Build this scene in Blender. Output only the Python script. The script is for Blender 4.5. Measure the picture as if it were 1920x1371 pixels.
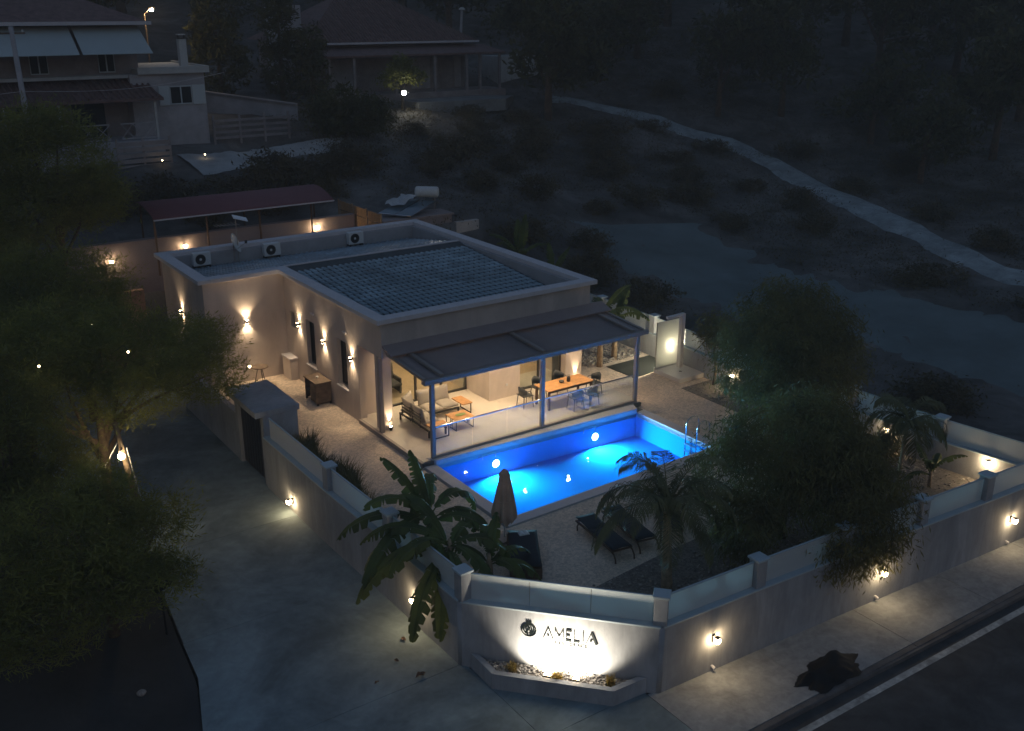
import bpy, math, random
import numpy as np
from mathutils import Vector, Matrix

S = bpy.context.scene
for o in list(bpy.data.objects):
    bpy.data.objects.remove(o)
COL = S.collection
R = math.radians
random.seed(7)
rng = np.random.default_rng(11)

# ------------------------------------------------------------------ camera, sky, fill lamp, exposure
CAM = Vector((-13.953, -27.402, 13.598))
_p, _y, _r = R(19.832), R(34.998), R(0.185)
F = Vector((math.sin(_y) * math.cos(_p), math.cos(_y) * math.cos(_p), -math.sin(_p)))
Rt = Vector((math.cos(_y), -math.sin(_y), 0))
Up = Rt.cross(F)
R2 = Rt * math.cos(_r) + Up * math.sin(_r)
U2 = -Rt * math.sin(_r) + Up * math.cos(_r)
cd = bpy.data.cameras.new("camera")
cd.sensor_width = 36
cd.sensor_fit = 'HORIZONTAL'
cd.lens = 36 * 1885.84 / 1920
cd.clip_end = 2000
cam = bpy.data.objects.new("camera", cd)
COL.objects.link(cam)
cam.matrix_world = Matrix(((R2.x, U2.x, -F.x, CAM.x), (R2.y, U2.y, -F.y, CAM.y), (R2.z, U2.z, -F.z, CAM.z), (0, 0, 0, 1)))
S.camera = cam

W = bpy.data.worlds.new("World")
S.world = W
W.use_nodes = True
nt = W.node_tree
bg = nt.nodes["Background"]
sky = nt.nodes.new("ShaderNodeTexSky")
sky.sky_type = 'NISHITA'
sky.sun_disc = False
SUN_EL, SUN_ROT = -0.5, 20.0
sky.sun_elevation = R(SUN_EL)
sky.sun_rotation = R(SUN_ROT)
sky.air_density = 1.0
sky.dust_density = 1.0
sky.ozone_density = 1.9
nt.links.new(sky.outputs[0], bg.inputs[0])
bg.inputs[1].default_value = 0.22

sl = bpy.data.lights.new("sun", 'SUN')  # added dim blue fill from the front; the sky's sun has set
sl.energy = 0.012
sl.angle = R(40)
sl.color = (0.75, 0.85, 1.0)
sun = bpy.data.objects.new("sun", sl)
COL.objects.link(sun)
sun.rotation_euler = (R(50), 0, R(-20))

S.view_settings.view_transform = 'Standard'
S.view_settings.look = 'None'
S.view_settings.exposure = 1.5
S.view_settings.gamma = 1.0
S.view_settings.use_curve_mapping = False
S.render.engine = 'CYCLES'
S.cycles.use_denoising = True
S.cycles.max_bounces = 6
S.cycles.diffuse_bounces = 3
S.cycles.glossy_bounces = 3
S.cycles.transmission_bounces = 4
S.cycles.transparent_max_bounces = 12
S.cycles.sample_clamp_indirect = 4.0
S.cycles.caustics_reflective = False
S.cycles.caustics_refractive = False
S.cycles.use_light_tree = True

WARM = (1.0, 0.74, 0.42)
WARMW = (1.0, 0.74, 0.45)


# ------------------------------------------------------------------ materials
def mat(name, col, rough=0.7, metal=0.0, var=0.0, scale=8.0, bump=0.0, bscale=None, spec=0.5, col2=None, detail=4.0, emit=None, estr=0.0, trans=0.0):
    m = bpy.data.materials.new(name)
    m.use_nodes = True
    n = m.node_tree.nodes
    L = m.node_tree.links
    b = n["Principled BSDF"]
    b.inputs["Base Color"].default_value = (*col, 1)
    b.inputs["Roughness"].default_value = rough
    b.inputs["Metallic"].default_value = metal
    b.inputs["Specular IOR Level"].default_value = spec
    if emit:
        b.inputs["Emission Color"].default_value = (*emit, 1)
        b.inputs["Emission Strength"].default_value = estr
    if var > 0 or bump > 0 or col2:
        tc = n.new("ShaderNodeTexCoord")
        nz = n.new("ShaderNodeTexNoise")
        nz.inputs["Scale"].default_value = scale
        nz.inputs["Detail"].default_value = detail
        nz.inputs["Roughness"].default_value = 0.65
        L.new(tc.outputs["Object"], nz.inputs["Vector"])
        if var > 0 or col2:
            rp = n.new("ShaderNodeValToRGB")
            a = tuple(max(0, c * (1 - var)) for c in col)
            c2 = col2 if col2 else tuple(min(1, c * (1 + var)) for c in col)
            rp.color_ramp.elements[0].position = 0.32
            rp.color_ramp.elements[1].position = 0.68
            rp.color_ramp.elements[0].color = (*a, 1)
            rp.color_ramp.elements[1].color = (*c2, 1)
            L.new(nz.outputs["Fac"], rp.inputs["Fac"])
            L.new(rp.outputs["Color"], b.inputs["Base Color"])
        if bump > 0:
            n2 = n.new("ShaderNodeTexNoise")
            n2.inputs["Scale"].default_value = bscale or scale * 4
            n2.inputs["Detail"].default_value = 3
            L.new(tc.outputs["Object"], n2.inputs["Vector"])
            bp = n.new("ShaderNodeBump")
            bp.inputs["Strength"].default_value = bump
            bp.inputs["Distance"].default_value = 0.02
            L.new(n2.outputs["Fac"], bp.inputs["Height"])
            L.new(bp.outputs["Normal"], b.inputs["Normal"])
    return m


def emis(name, col, st):
    m = bpy.data.materials.new(name)
    m.use_nodes = True
    n = m.node_tree.nodes
    n.remove(n["Principled BSDF"])
    e = n.new("ShaderNodeEmission")
    e.inputs[0].default_value = (*col, 1)
    e.inputs[1].default_value = st
    m.node_tree.links.new(e.outputs[0], n["Material Output"].inputs[0])
    return m


def leafmat(name, col, var=0.5, trans=0.25, rough=0.6):
    m = bpy.data.materials.new(name)
    m.use_nodes = True
    n = m.node_tree.nodes
    L = m.node_tree.links
    b = n["Principled BSDF"]
    tc = n.new("ShaderNodeTexCoord")
    nz = n.new("ShaderNodeTexNoise")
    nz.inputs["Scale"].default_value = 1.3
    nz.inputs["Detail"].default_value = 5
    L.new(tc.outputs["Object"], nz.inputs["Vector"])
    rp = n.new("ShaderNodeValToRGB")
    rp.color_ramp.elements[0].position = 0.3
    rp.color_ramp.elements[1].position = 0.7
    rp.color_ramp.elements[0].color = (*[c * (1 - var) for c in col], 1)
    rp.color_ramp.elements[1].color = (col[0] * (1 + var), col[1] * (1 + var * .8), col[2], 1)
    L.new(nz.outputs["Fac"], rp.inputs["Fac"])
    L.new(rp.outputs["Color"], b.inputs["Base Color"])
    b.inputs["Roughness"].default_value = rough
    b.inputs["Specular IOR Level"].default_value = 0.25
    t = n.new("ShaderNodeBsdfTranslucent")
    L.new(rp.outputs["Color"], t.inputs[0])
    mx = n.new("ShaderNodeMixShader")
    mx.inputs[0].default_value = trans
    L.new(b.outputs[0], mx.inputs[1])
    L.new(t.outputs[0], mx.inputs[2])
    L.new(mx.outputs[0], n["Material Output"].inputs[0])
    return m


def glassmat(name, tint, transp, rough=0.03, translucent=0.0, ior=1.45, body=(0.8, 0.85, 0.85)):
    """thin pane: clear part (tinted transparent), optional frosted part, Fresnel reflection on top"""
    m = bpy.data.materials.new(name)
    m.use_nodes = True
    n = m.node_tree.nodes
    L = m.node_tree.links
    n.remove(n["Principled BSDF"])
    tr = n.new("ShaderNodeBsdfTransparent")
    tr.inputs[0].default_value = (*tint, 1)
    base = tr.outputs[0]
    if transp < 1:
        df = n.new("ShaderNodeBsdfDiffuse")
        df.inputs[0].default_value = (*body, 1)
        tl = n.new("ShaderNodeBsdfTranslucent")
        tl.inputs[0].default_value = (*body, 1)
        m1 = n.new("ShaderNodeMixShader")
        m1.inputs[0].default_value = translucent
        L.new(df.outputs[0], m1.inputs[1])
        L.new(tl.outputs[0], m1.inputs[2])
        m2 = n.new("ShaderNodeMixShader")
        m2.inputs[0].default_value = transp
        L.new(m1.outputs[0], m2.inputs[1])
        L.new(tr.outputs[0], m2.inputs[2])
        base = m2.outputs[0]
    gl = n.new("ShaderNodeBsdfGlossy")
    gl.inputs["Roughness"].default_value = rough
    fr = n.new("ShaderNodeFresnel")
    ge = n.new("ShaderNodeNewGeometry")
    mi = n.new("ShaderNodeMix")
    mi.inputs[2].default_value = ior
    mi.inputs[3].default_value = 1 / ior
    L.new(ge.outputs["Backfacing"], mi.inputs[0])
    L.new(mi.outputs[0], fr.inputs[0])
    m3 = n.new("ShaderNodeMixShader")
    L.new(fr.outputs[0], m3.inputs[0])
    L.new(base, m3.inputs[1])
    L.new(gl.outputs[0], m3.inputs[2])
    L.new(m3.outputs[0], n["Material Output"].inputs[0])
    return m, fr, gl


M = {}
M['plaster'] = mat('plaster_white', (0.54, 0.47, 0.425), 0.85, var=0.05, scale=1.2, bump=0.15, bscale=60)
M['plaster_grey'] = mat('plaster_garden_wall', (0.37, 0.375, 0.39), 0.85, var=0.08, scale=0.9, bump=0.15, bscale=60)
M['plaster_back'] = mat('plaster_back_wall', (0.30, 0.24, 0.23), 0.9, var=0.12, scale=0.8, bump=0.2, bscale=40)
M['coping'] = mat('coping_stone', (0.60, 0.58, 0.60), 0.75, var=0.06, scale=3, bump=0.1, bscale=80)
M['cap_skylit'] = mat('wall_cap_skylit', (0.42, 0.50, 0.54), 0.6, var=0.06, scale=3)  # sky light on the wall tops is put into this paler, bluer colour
M['concrete'] = mat('driveway_concrete', (0.23, 0.29, 0.31), 0.85, var=0.16, scale=0.7, bump=0.25, bscale=70, detail=8)
M['pavement'] = mat('pavement_concrete', (0.36, 0.37, 0.37), 0.9, var=0.16, scale=0.9, bump=0.3, bscale=60, detail=8)
M['asphalt'] = mat('asphalt', (0.075, 0.075, 0.075), 0.9, var=0.25, scale=1.4, bump=0.4, bscale=90, detail=8)
M['paint'] = mat('road_paint', (0.55, 0.57, 0.55), 0.8, var=0.22, scale=9, detail=8)
M['kerb'] = mat('kerb_stone', (0.13, 0.12, 0.115), 0.9, var=0.3, scale=2.0, bump=0.3)
M['soil'] = mat('dark_soil', (0.045, 0.042, 0.04), 0.95, var=0.4, scale=0.35, bump=0.5, bscale=6, detail=9)
M['terrain'] = mat('dry_hillside', (0.11, 0.105, 0.10), 0.95, var=0.55, scale=0.16, bump=0.6, bscale=2.2, detail=12)
M['path'] = mat('dirt_track', (0.27, 0.31, 0.32), 0.95, var=0.3, scale=0.5, bump=0.4, bscale=5, detail=9)
M['deck'] = mat('pebble_washed_deck', (0.72, 0.60, 0.48), 0.8, var=0.16, scale=26, bump=0.35, bscale=60, detail=8)
M['terrace'] = mat('terrace_porcelain', (0.62, 0.56, 0.48), 0.45, var=0.06, scale=2.0)
M['pebble'] = mat('pebble', (0.32, 0.29, 0.26), 0.8, var=0.5, scale=7)
M['gravel'] = mat('gravel_base', (0.20, 0.18, 0.16), 0.95, var=0.45, scale=18, bump=0.8, bscale=30, detail=8)
M['steel_grey'] = mat('grey_powder_coat', (0.31, 0.27, 0.245), 0.5, metal=0.0)
M['fabric_grey'] = mat('awning_fabric', (0.31, 0.255, 0.245), 0.85, var=0.06, scale=2.0, bump=0.1, bscale=120)
M['rooftile'] = mat('glazed_roof_tile', (0.34, 0.46, 0.54), 0.32, var=0.3, scale=1.6, detail=6)
M['roofbase'] = mat('roof_underlay', (0.04, 0.065, 0.08), 0.8)
M['flash'] = mat('ridge_flashing', (0.03, 0.045, 0.05), 0.6, var=0.4, scale=3)
M['white_metal'] = mat('white_enamel', (0.62, 0.64, 0.64), 0.45, var=0.06, scale=4)
M['dark'] = mat('black_metal', (0.018, 0.018, 0.02), 0.5)
M['dark_frame'] = mat('anthracite_frame', (0.03, 0.03, 0.033), 0.4)
M['steel'] = mat('stainless_steel', (0.62, 0.64, 0.66), 0.2, metal=1.0)
M['teak'] = mat('teak', (0.46, 0.235, 0.09), 0.55, var=0.25, scale=5, bump=0.1, bscale=30)
M['oldwood'] = mat('weathered_timber', (0.17, 0.125, 0.09), 0.8, var=0.35, scale=4, bump=0.2, bscale=30)
M['brownwood'] = mat('brown_timber', (0.11, 0.06, 0.035), 0.7, var=0.3, scale=4)
M['cushion'] = mat('grey_cushion', (0.33, 0.30, 0.26), 0.95, var=0.08, scale=3, bump=0.2, bscale=90)
M['navy'] = mat('navy_cushion', (0.02, 0.03, 0.043), 0.9, var=0.15, scale=3, bump=0.15, bscale=90)
M['chairblk'] = mat('dark_plastic', (0.025, 0.03, 0.036), 0.5)
M['poolblue'] = mat('pool_liner', (0.004, 0.34, 0.82), 0.9, var=0.05, scale=30, spec=0.0)
M['poolfloor'] = mat('pool_liner_floor', (0.006, 0.25, 0.80), 0.9, var=0.22, scale=45, spec=0.0)  # tone noise paints the stipple that ripples make in the lamp patches
M['umbrella'] = mat('terracotta_canvas', (0.52, 0.35, 0.26), 0.9, var=0.15, scale=3, bump=0.15, bscale=60)
M['bark'] = mat('bark', (0.11, 0.075, 0.05), 0.95, var=0.4, scale=5, bump=0.8, bscale=12)
M['palmtrunk'] = mat('palm_trunk', (0.34, 0.24, 0.15), 0.9, var=0.35, scale=8, bump=0.6, bscale=20)
M['pine'] = leafmat('pine_foliage', (0.215, 0.235, 0.075), 0.45, 0.38)
M['pine2'] = leafmat('dark_foliage', (0.165, 0.185, 0.065), 0.45, 0.4)
M['weep'] = leafmat('weeping_foliage', (0.155, 0.155, 0.075), 0.45, 0.4)
M['bushleaf'] = leafmat('scrub_foliage', (0.10, 0.09, 0.065))
M['bgtree'] = leafmat('hill_tree_foliage', (0.085, 0.09, 0.045))
M['banana'] = leafmat('banana_leaf', (0.095, 0.125, 0.045), 0.45, 0.25, 0.55)
M['palm'] = leafmat('palm_leaf', (0.13, 0.135, 0.075), 0.4, 0.08, 0.6)
M['grass'] = leafmat('grass_blade', (0.14, 0.13, 0.06), 0.4, 0.2)
M['drygrass'] = leafmat('dry_tuft', (0.26, 0.19, 0.06), 0.4, 0.2)
M['bamboo'] = mat('bamboo_reed', (0.40, 0.25, 0.13), 0.7, var=0.3, scale=14)
M['redcanvas'] = mat('maroon_canopy', (0.20, 0.075, 0.085), 0.85, var=0.08, scale=2)
M['solar'] = mat('solar_glass', (0.10, 0.15, 0.18), 0.12)
M['tarp'] = mat('pale_tarpaulin', (0.45, 0.47, 0.48), 0.6, var=0.1, scale=3)
M['house_wall'] = mat('house_render', (0.42, 0.41, 0.43), 0.9, var=0.1, scale=0.7)
M['house_wall2'] = mat('house_render_warm', (0.30, 0.27, 0.27), 0.9, var=0.15, scale=0.7)
M['roof_brown'] = mat('old_clay_tile', (0.17, 0.105, 0.095), 0.85, var=0.3, scale=2.5, bump=0.3)
M['awning_white'] = mat('pale_awning', (0.42, 0.49, 0.50), 0.8, var=0.05, scale=1.0)
M['shutter'] = mat('pale_shutter', (0.50, 0.56, 0.58), 0.6)
M['plain_white'] = mat('whitewash', (0.50, 0.51, 0.50), 0.85, var=0.1, scale=1.5)
M['net'] = mat('black_netting', (0.006, 0.006, 0.007), 0.8, bump=0.8, bscale=60)
M['lamp_body'] = mat('lamp_housing', (0.05, 0.045, 0.04), 0.5, metal=0.5)
M['paper'] = mat('book_page', (0.75, 0.75, 0.72), 0.8)
M['green_leaf'] = mat('green_plate', (0.16, 0.22, 0.06), 0.5)
M['interior'] = mat('interior_wall', (0.55, 0.48, 0.38), 0.9)
M['intfloor'] = mat('interior_floor', (0.50, 0.38, 0.25), 0.4, var=0.1, scale=2)
M['sofa_dark'] = mat('charcoal_upholstery', (0.06, 0.06, 0.06), 0.9)
M['sign'] = mat('sign_letter', (0.006, 0.010, 0.010), 0.6, spec=0.1)
M['mat'] = mat('dark_turf_mat', (0.022, 0.026, 0.022), 0.95, var=0.3, scale=30, bump=0.5)
M['shower'] = mat('shower_column', (0.60, 0.58, 0.57), 0.35, var=0.05, scale=4)
M['glass'], _, _ = glassmat('clear_glass', (0.93, 0.96, 0.96), 1.0, 0.02)
M['railglass'], _, _ = glassmat('balustrade_glass', (0.86, 0.91, 0.94), 0.93, 0.02, 0.5, body=(0.6, 0.7, 0.8))
M['frost'], _, _ = glassmat('frosted_glass', (0.9, 0.9, 0.9), 0.10, 0.25, 0.50, body=(0.82, 0.84, 0.83))
M['showerglass'], _, _ = glassmat('shower_frosted_glass', (0.88, 0.88, 0.84), 0.06, 0.25, 0.55, body=(0.80, 0.80, 0.74))
M['darkglass'] = mat('dark_window_glass', (0.012, 0.014, 0.016), 0.08)
M['nightglass'] = mat('house_window_glass', (0.02, 0.026, 0.032), 0.12)

# water: clear thin surface with Fresnel reflection and a ripple
M['water'], _fr, _gl = glassmat('pool_water_surface', (0.80, 0.95, 1.0), 1.0, 0.02, ior=1.22)
_n = M['water'].node_tree.nodes
_L = M['water'].node_tree.links
_t = _n.new("ShaderNodeTexCoord")
_z = _n.new("ShaderNodeTexNoise")
_z.inputs["Scale"].default_value = 2.2
_z.inputs["Detail"].default_value = 2
_L.new(_t.outputs["Object"], _z.inputs["Vector"])
_b = _n.new("ShaderNodeBump")
_b.inputs["Strength"].default_value = 0.22
_b.inputs["Distance"].default_value = 0.03
_L.new(_z.outputs["Fac"], _b.inputs["Height"])
_L.new(_b.outputs["Normal"], _gl.inputs["Normal"])
_L.new(_b.outputs["Normal"], _fr.inputs["Normal"])

# speckle on the pebble-washed deck: small dark and pale chips
for k, s_ in (('deck', 70.0), ('gravel', 45.0)):
    n = M[k].node_tree.nodes
    L = M[k].node_tree.links
    b = n["Principled BSDF"]
    src = b.inputs["Base Color"].links[0].from_socket
    tc = n.new("ShaderNodeTexCoord")
    vo = n.new("ShaderNodeTexVoronoi")
    vo.inputs["Scale"].default_value = s_ / 4
    L.new(tc.outputs["Object"], vo.inputs["Vector"])
    sep = n.new("ShaderNodeSeparateColor")
    L.new(vo.outputs["Color"], sep.inputs[0])
    rp = n.new("ShaderNodeValToRGB")
    rp.color_ramp.elements[0].color = (0.55, 0.55, 0.55, 1)
    rp.color_ramp.elements[1].color = (1.35, 1.32, 1.28, 1)
    L.new(sep.outputs[0], rp.inputs[0])
    mx = n.new("ShaderNodeMix")
    mx.data_type = 'RGBA'
    mx.blend_type = 'MULTIPLY'
    mx.inputs[0].default_value = 0.5
    L.new(src, mx.inputs[6])
    L.new(rp.outputs[0], mx.inputs[7])
    L.new(mx.outputs[2], b.inputs["Base Color"])

def mottle(key, scale, lo, hi, f=1.0, stretch=(1, 1, 1)):
    n = M[key].node_tree.nodes
    L = M[key].node_tree.links
    b = n["Principled BSDF"]
    inp = b.inputs["Base Color"]
    tc = n.new("ShaderNodeTexCoord")
    mp = n.new("ShaderNodeMapping")
    mp.inputs["Scale"].default_value = stretch
    L.new(tc.outputs["Object"], mp.inputs["Vector"])
    nz = n.new("ShaderNodeTexNoise")
    nz.inputs["Scale"].default_value = scale
    nz.inputs["Detail"].default_value = 9
    nz.inputs["Roughness"].default_value = 0.7
    nz.inputs["Distortion"].default_value = 0.6
    L.new(mp.outputs[0], nz.inputs["Vector"])
    rp = n.new("ShaderNodeValToRGB")
    rp.color_ramp.elements[0].position = 0.38
    rp.color_ramp.elements[1].position = 0.62
    rp.color_ramp.elements[0].color = (lo, lo, lo, 1)
    rp.color_ramp.elements[1].color = (hi, hi, hi, 1)
    L.new(nz.outputs["Fac"], rp.inputs[0])
    mx = n.new("ShaderNodeMix")
    mx.data_type = 'RGBA'
    mx.blend_type = 'MULTIPLY'
    mx.inputs[0].default_value = f
    if inp.links:
        L.new(inp.links[0].from_socket, mx.inputs[6])
    else:
        mx.inputs[6].default_value = inp.default_value
    L.new(rp.outputs[0], mx.inputs[7])
    L.new(mx.outputs[2], inp)


mottle('concrete', 0.32, 0.62, 1.12)
mottle('concrete', 3.0, 0.86, 1.05)
mottle('pavement', 0.5, 0.72, 1.08)
mottle('pavement', 5.0, 0.82, 1.06)
mottle('plaster_grey', 1.2, 0.78, 1.06, 1.0, (1, 1, .35))
mottle('plaster_grey', 7.0, 0.90, 1.03, 1.0, (1, 1, .12))
mottle('plaster', 1.0, 0.86, 1.05, 1.0, (1, 1, .3))
mottle('asphalt', 0.8, 0.65, 1.2)
mottle('paint', 2.2, 0.45, 1.05)
mottle('deck', 0.45, 0.84, 1.06)
mottle('terrain', 0.6, 0.55, 1.25)
mottle('path', 0.9, 0.70, 1.15)
mottle('rooftile', 0.35, 0.70, 1.15)
mottle('house_wall', 0.8, 0.8, 1.08)
mottle('house_wall2', 0.8, 0.75, 1.08)

EM = {
    'globe': emis('lamp_globe', WARM, 36),
    'globe_s': emis('lamp_globe_small', WARM, 24),
    'lens': emis('lamp_lens', WARMW, 40),
    'street': emis('street_lamp_lens', (1.0, 0.72, 0.36), 120),
    'white': emis('cool_lamp', (1.0, 0.95, 0.8), 110),
    'pool': emis('pool_lamp_lens', (0.75, 0.93, 1.0), 14),
    'down': emis('downlight_lens', WARMW, 25),
}


# ------------------------------------------------------------------ mesh builder
class MB:
    def __init__(self):
        self.v = []
        self.f = []

    def add(self, vs, fs):
        k = len(self.v)
        self.v += [tuple(a) for a in vs]
        self.f += [tuple(i + k for i in q) for q in fs]
        return self

    def box(self, x0, x1, y0, y1, z0, z1):
        return self.add([(x0, y0, z0), (x1, y0, z0), (x1, y1, z0), (x0, y1, z0), (x0, y0, z1), (x1, y0, z1), (x1, y1, z1), (x0, y1, z1)],
                        [(0, 3, 2, 1), (4, 5, 6, 7), (0, 1, 5, 4), (1, 2, 6, 5), (2, 3, 7, 6), (3, 0, 4, 7)])

    def obox(self, c, s, mtx=None):
        """box of size s centred on c, turned by the 3x3 matrix mtx"""
        sx, sy, sz = [a / 2 for a in s]
        vs = [Vector((x, y, z)) for z in (-sz, sz) for x, y in ((-sx, -sy), (sx, -sy), (sx, sy), (-sx, sy))]
        if mtx is not None:
            vs = [mtx @ v for v in vs]
        vs = [v + Vector(c) for v in vs]
        return self.add(vs, [(0, 3, 2, 1), (4, 5, 6, 7), (0, 1, 5, 4), (1, 2, 6, 5), (2, 3, 7, 6), (3, 0, 4, 7)])

    def beam(self, a, b, w, h, up=(0, 0, 1)):
        """box bar from a to b, width w sideways, height h along up"""
        a, b = Vector(a), Vector(b)
        d = (b - a)
        ln = d.length
        d.normalize()
        u = Vector(up)
        s = d.cross(u)
        if s.length < 1e-5:
            s = d.cross(Vector((0, 1, 0)))
        s.normalize()
        u = s.cross(d)
        m = Matrix((d, s, u)).transposed()
        return self.obox((a + b) / 2, (ln, w, h), m)

    def prism(self, poly, z0, z1):
        n = len(poly)
        area = sum(poly[i][0] * poly[(i + 1) % n][1] - poly[(i + 1) % n][0] * poly[i][1] for i in range(n))
        if area < 0:
            poly = poly[::-1]
        vs = [(x, y, z0) for x, y in poly] + [(x, y, z1) for x, y in poly]
        fs = [tuple(range(n - 1, -1, -1)), tuple(range(n, 2 * n))]
        fs += [(i, (i + 1) % n, n + (i + 1) % n, n + i) for i in range(n)]
        return self.add(vs, fs)

    def tube(self, pts, rad, seg=8, cap=True):
        pts = [Vector(p) for p in pts]
        if not hasattr(rad, '__len__'):
            rad = [rad] * len(pts)
        vs, fs = [], []
        prev = None
        for i, p in enumerate(pts):
            d = (pts[min(i + 1, len(pts) - 1)] - pts[max(i - 1, 0)])
            d.normalize()
            if prev is None:
                a = d.orthogonal().normalized()
            else:
                a = prev - d * prev.dot(d)
                a.normalize()
            prev = a
            b = d.cross(a)
            for k in range(seg):
                t = 2 * math.pi * k / seg
                vs.append(p + (a * math.cos(t) + b * math.sin(t)) * rad[i])
        for i in range(len(pts) - 1):
            for k in range(seg):
                fs.append((i * seg + k, i * seg + (k + 1) % seg, (i + 1) * seg + (k + 1) % seg, (i + 1) * seg + k))
        if cap:
            fs.append(tuple(range(seg - 1, -1, -1)))
            fs.append(tuple((len(pts) - 1) * seg + k for k in range(seg)))
        return self.add(vs, fs)

    def lathe(self, prof, c=(0, 0, 0), seg=16, axis=None):
        vs, fs = [], []
        m = axis.to_3x3() if axis is not None else Matrix.Identity(3)
        for r, z in prof:
            for k in range(seg):
                t = 2 * math.pi * k / seg
                vs.append(m @ Vector((r * math.cos(t), r * math.sin(t), z)) + Vector(c))
        for i in range(len(prof) - 1):
            for k in range(seg):
                fs.append((i * seg + k, i * seg + (k + 1) % seg, (i + 1) * seg + (k + 1) % seg, (i + 1) * seg + k))
        fs.append(tuple(range(seg - 1, -1, -1)))
        fs.append(tuple((len(prof) - 1) * seg + k for k in range(seg)))
        return self.add(vs, fs)

    def ball(self, c, r, seg=10, rings=6, sz=1.0):
        prof = [(r * math.sin(math.pi * (i + .02) / (rings + .04)), -r * sz * math.cos(math.pi * (i + .02) / (rings + .04))) for i in range(rings + 1)]
        return self.lathe(prof, c, seg)

    def pillow(self, c, s, mtx=None, n=6, puff=0.55):
        """soft cushion: rounded box"""
        sx, sy, sz = [a / 2 for a in s]
        vs, fs = [], []

        def edge(t):
            return (1 - abs(t) ** 4)
        for side in (1, -1):
            for i in range(n + 1):
                for j in range(n + 1):
                    a, b = 2 * i / n - 1, 2 * j / n - 1
                    h = sz * (puff * 0.35 + (1 - puff * 0.35) * (edge(a) * edge(b)) ** 0.5) if abs(a) < 1 and abs(b) < 1 else sz * 0.3
                    kx = 1 - 0.06 * (1 - abs(b)) if abs(a) == 1 else 1
                    ky = 1 - 0.06 * (1 - abs(a)) if abs(b) == 1 else 1
                    vs.append(Vector((a * sx * kx, b * sy * ky, side * h)))
        N = (n + 1) ** 2
        for i in range(n):
            for j in range(n):
                p, q, r_, t = i * (n + 1) + j, (i + 1) * (n + 1) + j, (i + 1) * (n + 1) + j + 1, i * (n + 1) + j + 1
                fs.append((p, q, r_, t))
                fs.append((N + t, N + r_, N + q, N + p))
        rim = [i * (n + 1) for i in range(n + 1)] + [n * (n + 1) + j for j in range(1, n + 1)] + [i * (n + 1) + n for i in range(n - 1, -1, -1)] + [j for j in range(n - 1, 0, -1)]
        for a, b in zip(rim, rim[1:] + rim[:1]):
            fs.append((b, a, N + a, N + b))
        if mtx is not None:
            vs = [mtx @ v for v in vs]
        vs = [v + Vector(c) for v in vs]
        return self.add(vs, fs)

    def mesh(self, name, material, smooth=False):
        me = bpy.data.meshes.new(name)
        me.from_pydata(self.v, [], self.f)
        me.materials.append(material)
        if smooth:
            me.polygons.foreach_set('use_smooth', [True] * len(me.polygons))
        me.update()
        return me

    def build(self, name, material, parent=None, local=False, smooth=False, bevel=0.0):
        return link(name, self.mesh(name, material, smooth), parent, local, bevel)


def link(name, me, parent=None, local=False, bevel=0.0):
    o = bpy.data.objects.new(name, me)
    COL.objects.link(o)
    if parent is not None:
        o.parent = parent
        if not local and parent.type == 'EMPTY':
            o.matrix_parent_inverse = Matrix.LocRotScale(parent.location, parent.rotation_euler, parent.scale).inverted()
    if bevel:
        b = o.modifiers.new('bevel', 'BEVEL')
        b.width = bevel
        b.segments = 2
        b.limit_method = 'ANGLE'
    return o


def tag(o, label=None, cat=None, group=None, kind=None):
    if label:
        o['label'] = label
    if cat:
        o['category'] = cat
    if group:
        o['group'] = group
    if kind:
        o['kind'] = kind
    return o


def thing(name, label, cat, loc=(0, 0, 0), rz=0.0, group=None):
    o = bpy.data.objects.new(name, None)
    o.empty_display_size = 0.2
    COL.objects.link(o)
    o.location = loc
    o.rotation_euler = (0, 0, rz)
    return tag(o, label, cat, group)


def copy_tree(o, loc=None, rz=None, label=None, group=None, scale=None, parent=None):
    c = o.copy()
    COL.objects.link(c)
    if parent is not None:
        c.parent = parent
        c.matrix_parent_inverse = o.matrix_parent_inverse.copy()
    if loc is not None:
        c.location = loc
    if rz is not None:
        c.rotation_euler = (0, 0, rz)
    if scale is not None:
        c.scale = scale if hasattr(scale, '__len__') else (scale,) * 3
    if label:
        c['label'] = label
    if group:
        c['group'] = group
    for ch in list(o.children):
        copy_tree(ch, parent=c)
    return c


def lamp(name, kind, loc, parent, energy, color=WARM, local=False, rot=None, **kw):
    d = bpy.data.lights.new(name, kind)
    d.energy = energy
    d.color = color
    for k, v in kw.items():
        setattr(d, k, v)
    o = bpy.data.objects.new(name, d)
    COL.objects.link(o)
    o.location = loc
    if rot is not None:
        o.rotation_euler = rot
    o.parent = parent
    if not local and parent is not None and parent.type == 'EMPTY':
        o.matrix_parent_inverse = Matrix.LocRotScale(parent.location, parent.rotation_euler, parent.scale).inverted()
    return o


def struct(o):
    o['kind'] = 'structure'
    return o


# ------------------------------------------------------------------ terrain
def tps_fit(P):
    P = np.array(P, float)
    n = len(P)
    d = np.linalg.norm(P[:, None, :2] - P[None, :, :2], axis=2)
    K = np.where(d > 0, d ** 2 * np.log(d + 1e-9), 0)
    A = np.zeros((n + 3, n + 3))
    A[:n, :n] = K + np.eye(n) * 25.0
    A[:n, n] = 1
    A[:n, n + 1:] = P[:, :2]
    A[n, :n] = 1
    A[n + 1:, :n] = P[:, :2].T
    w = np.linalg.solve(A, np.concatenate([P[:, 2], [0, 0, 0]]))
    return P, w


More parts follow.
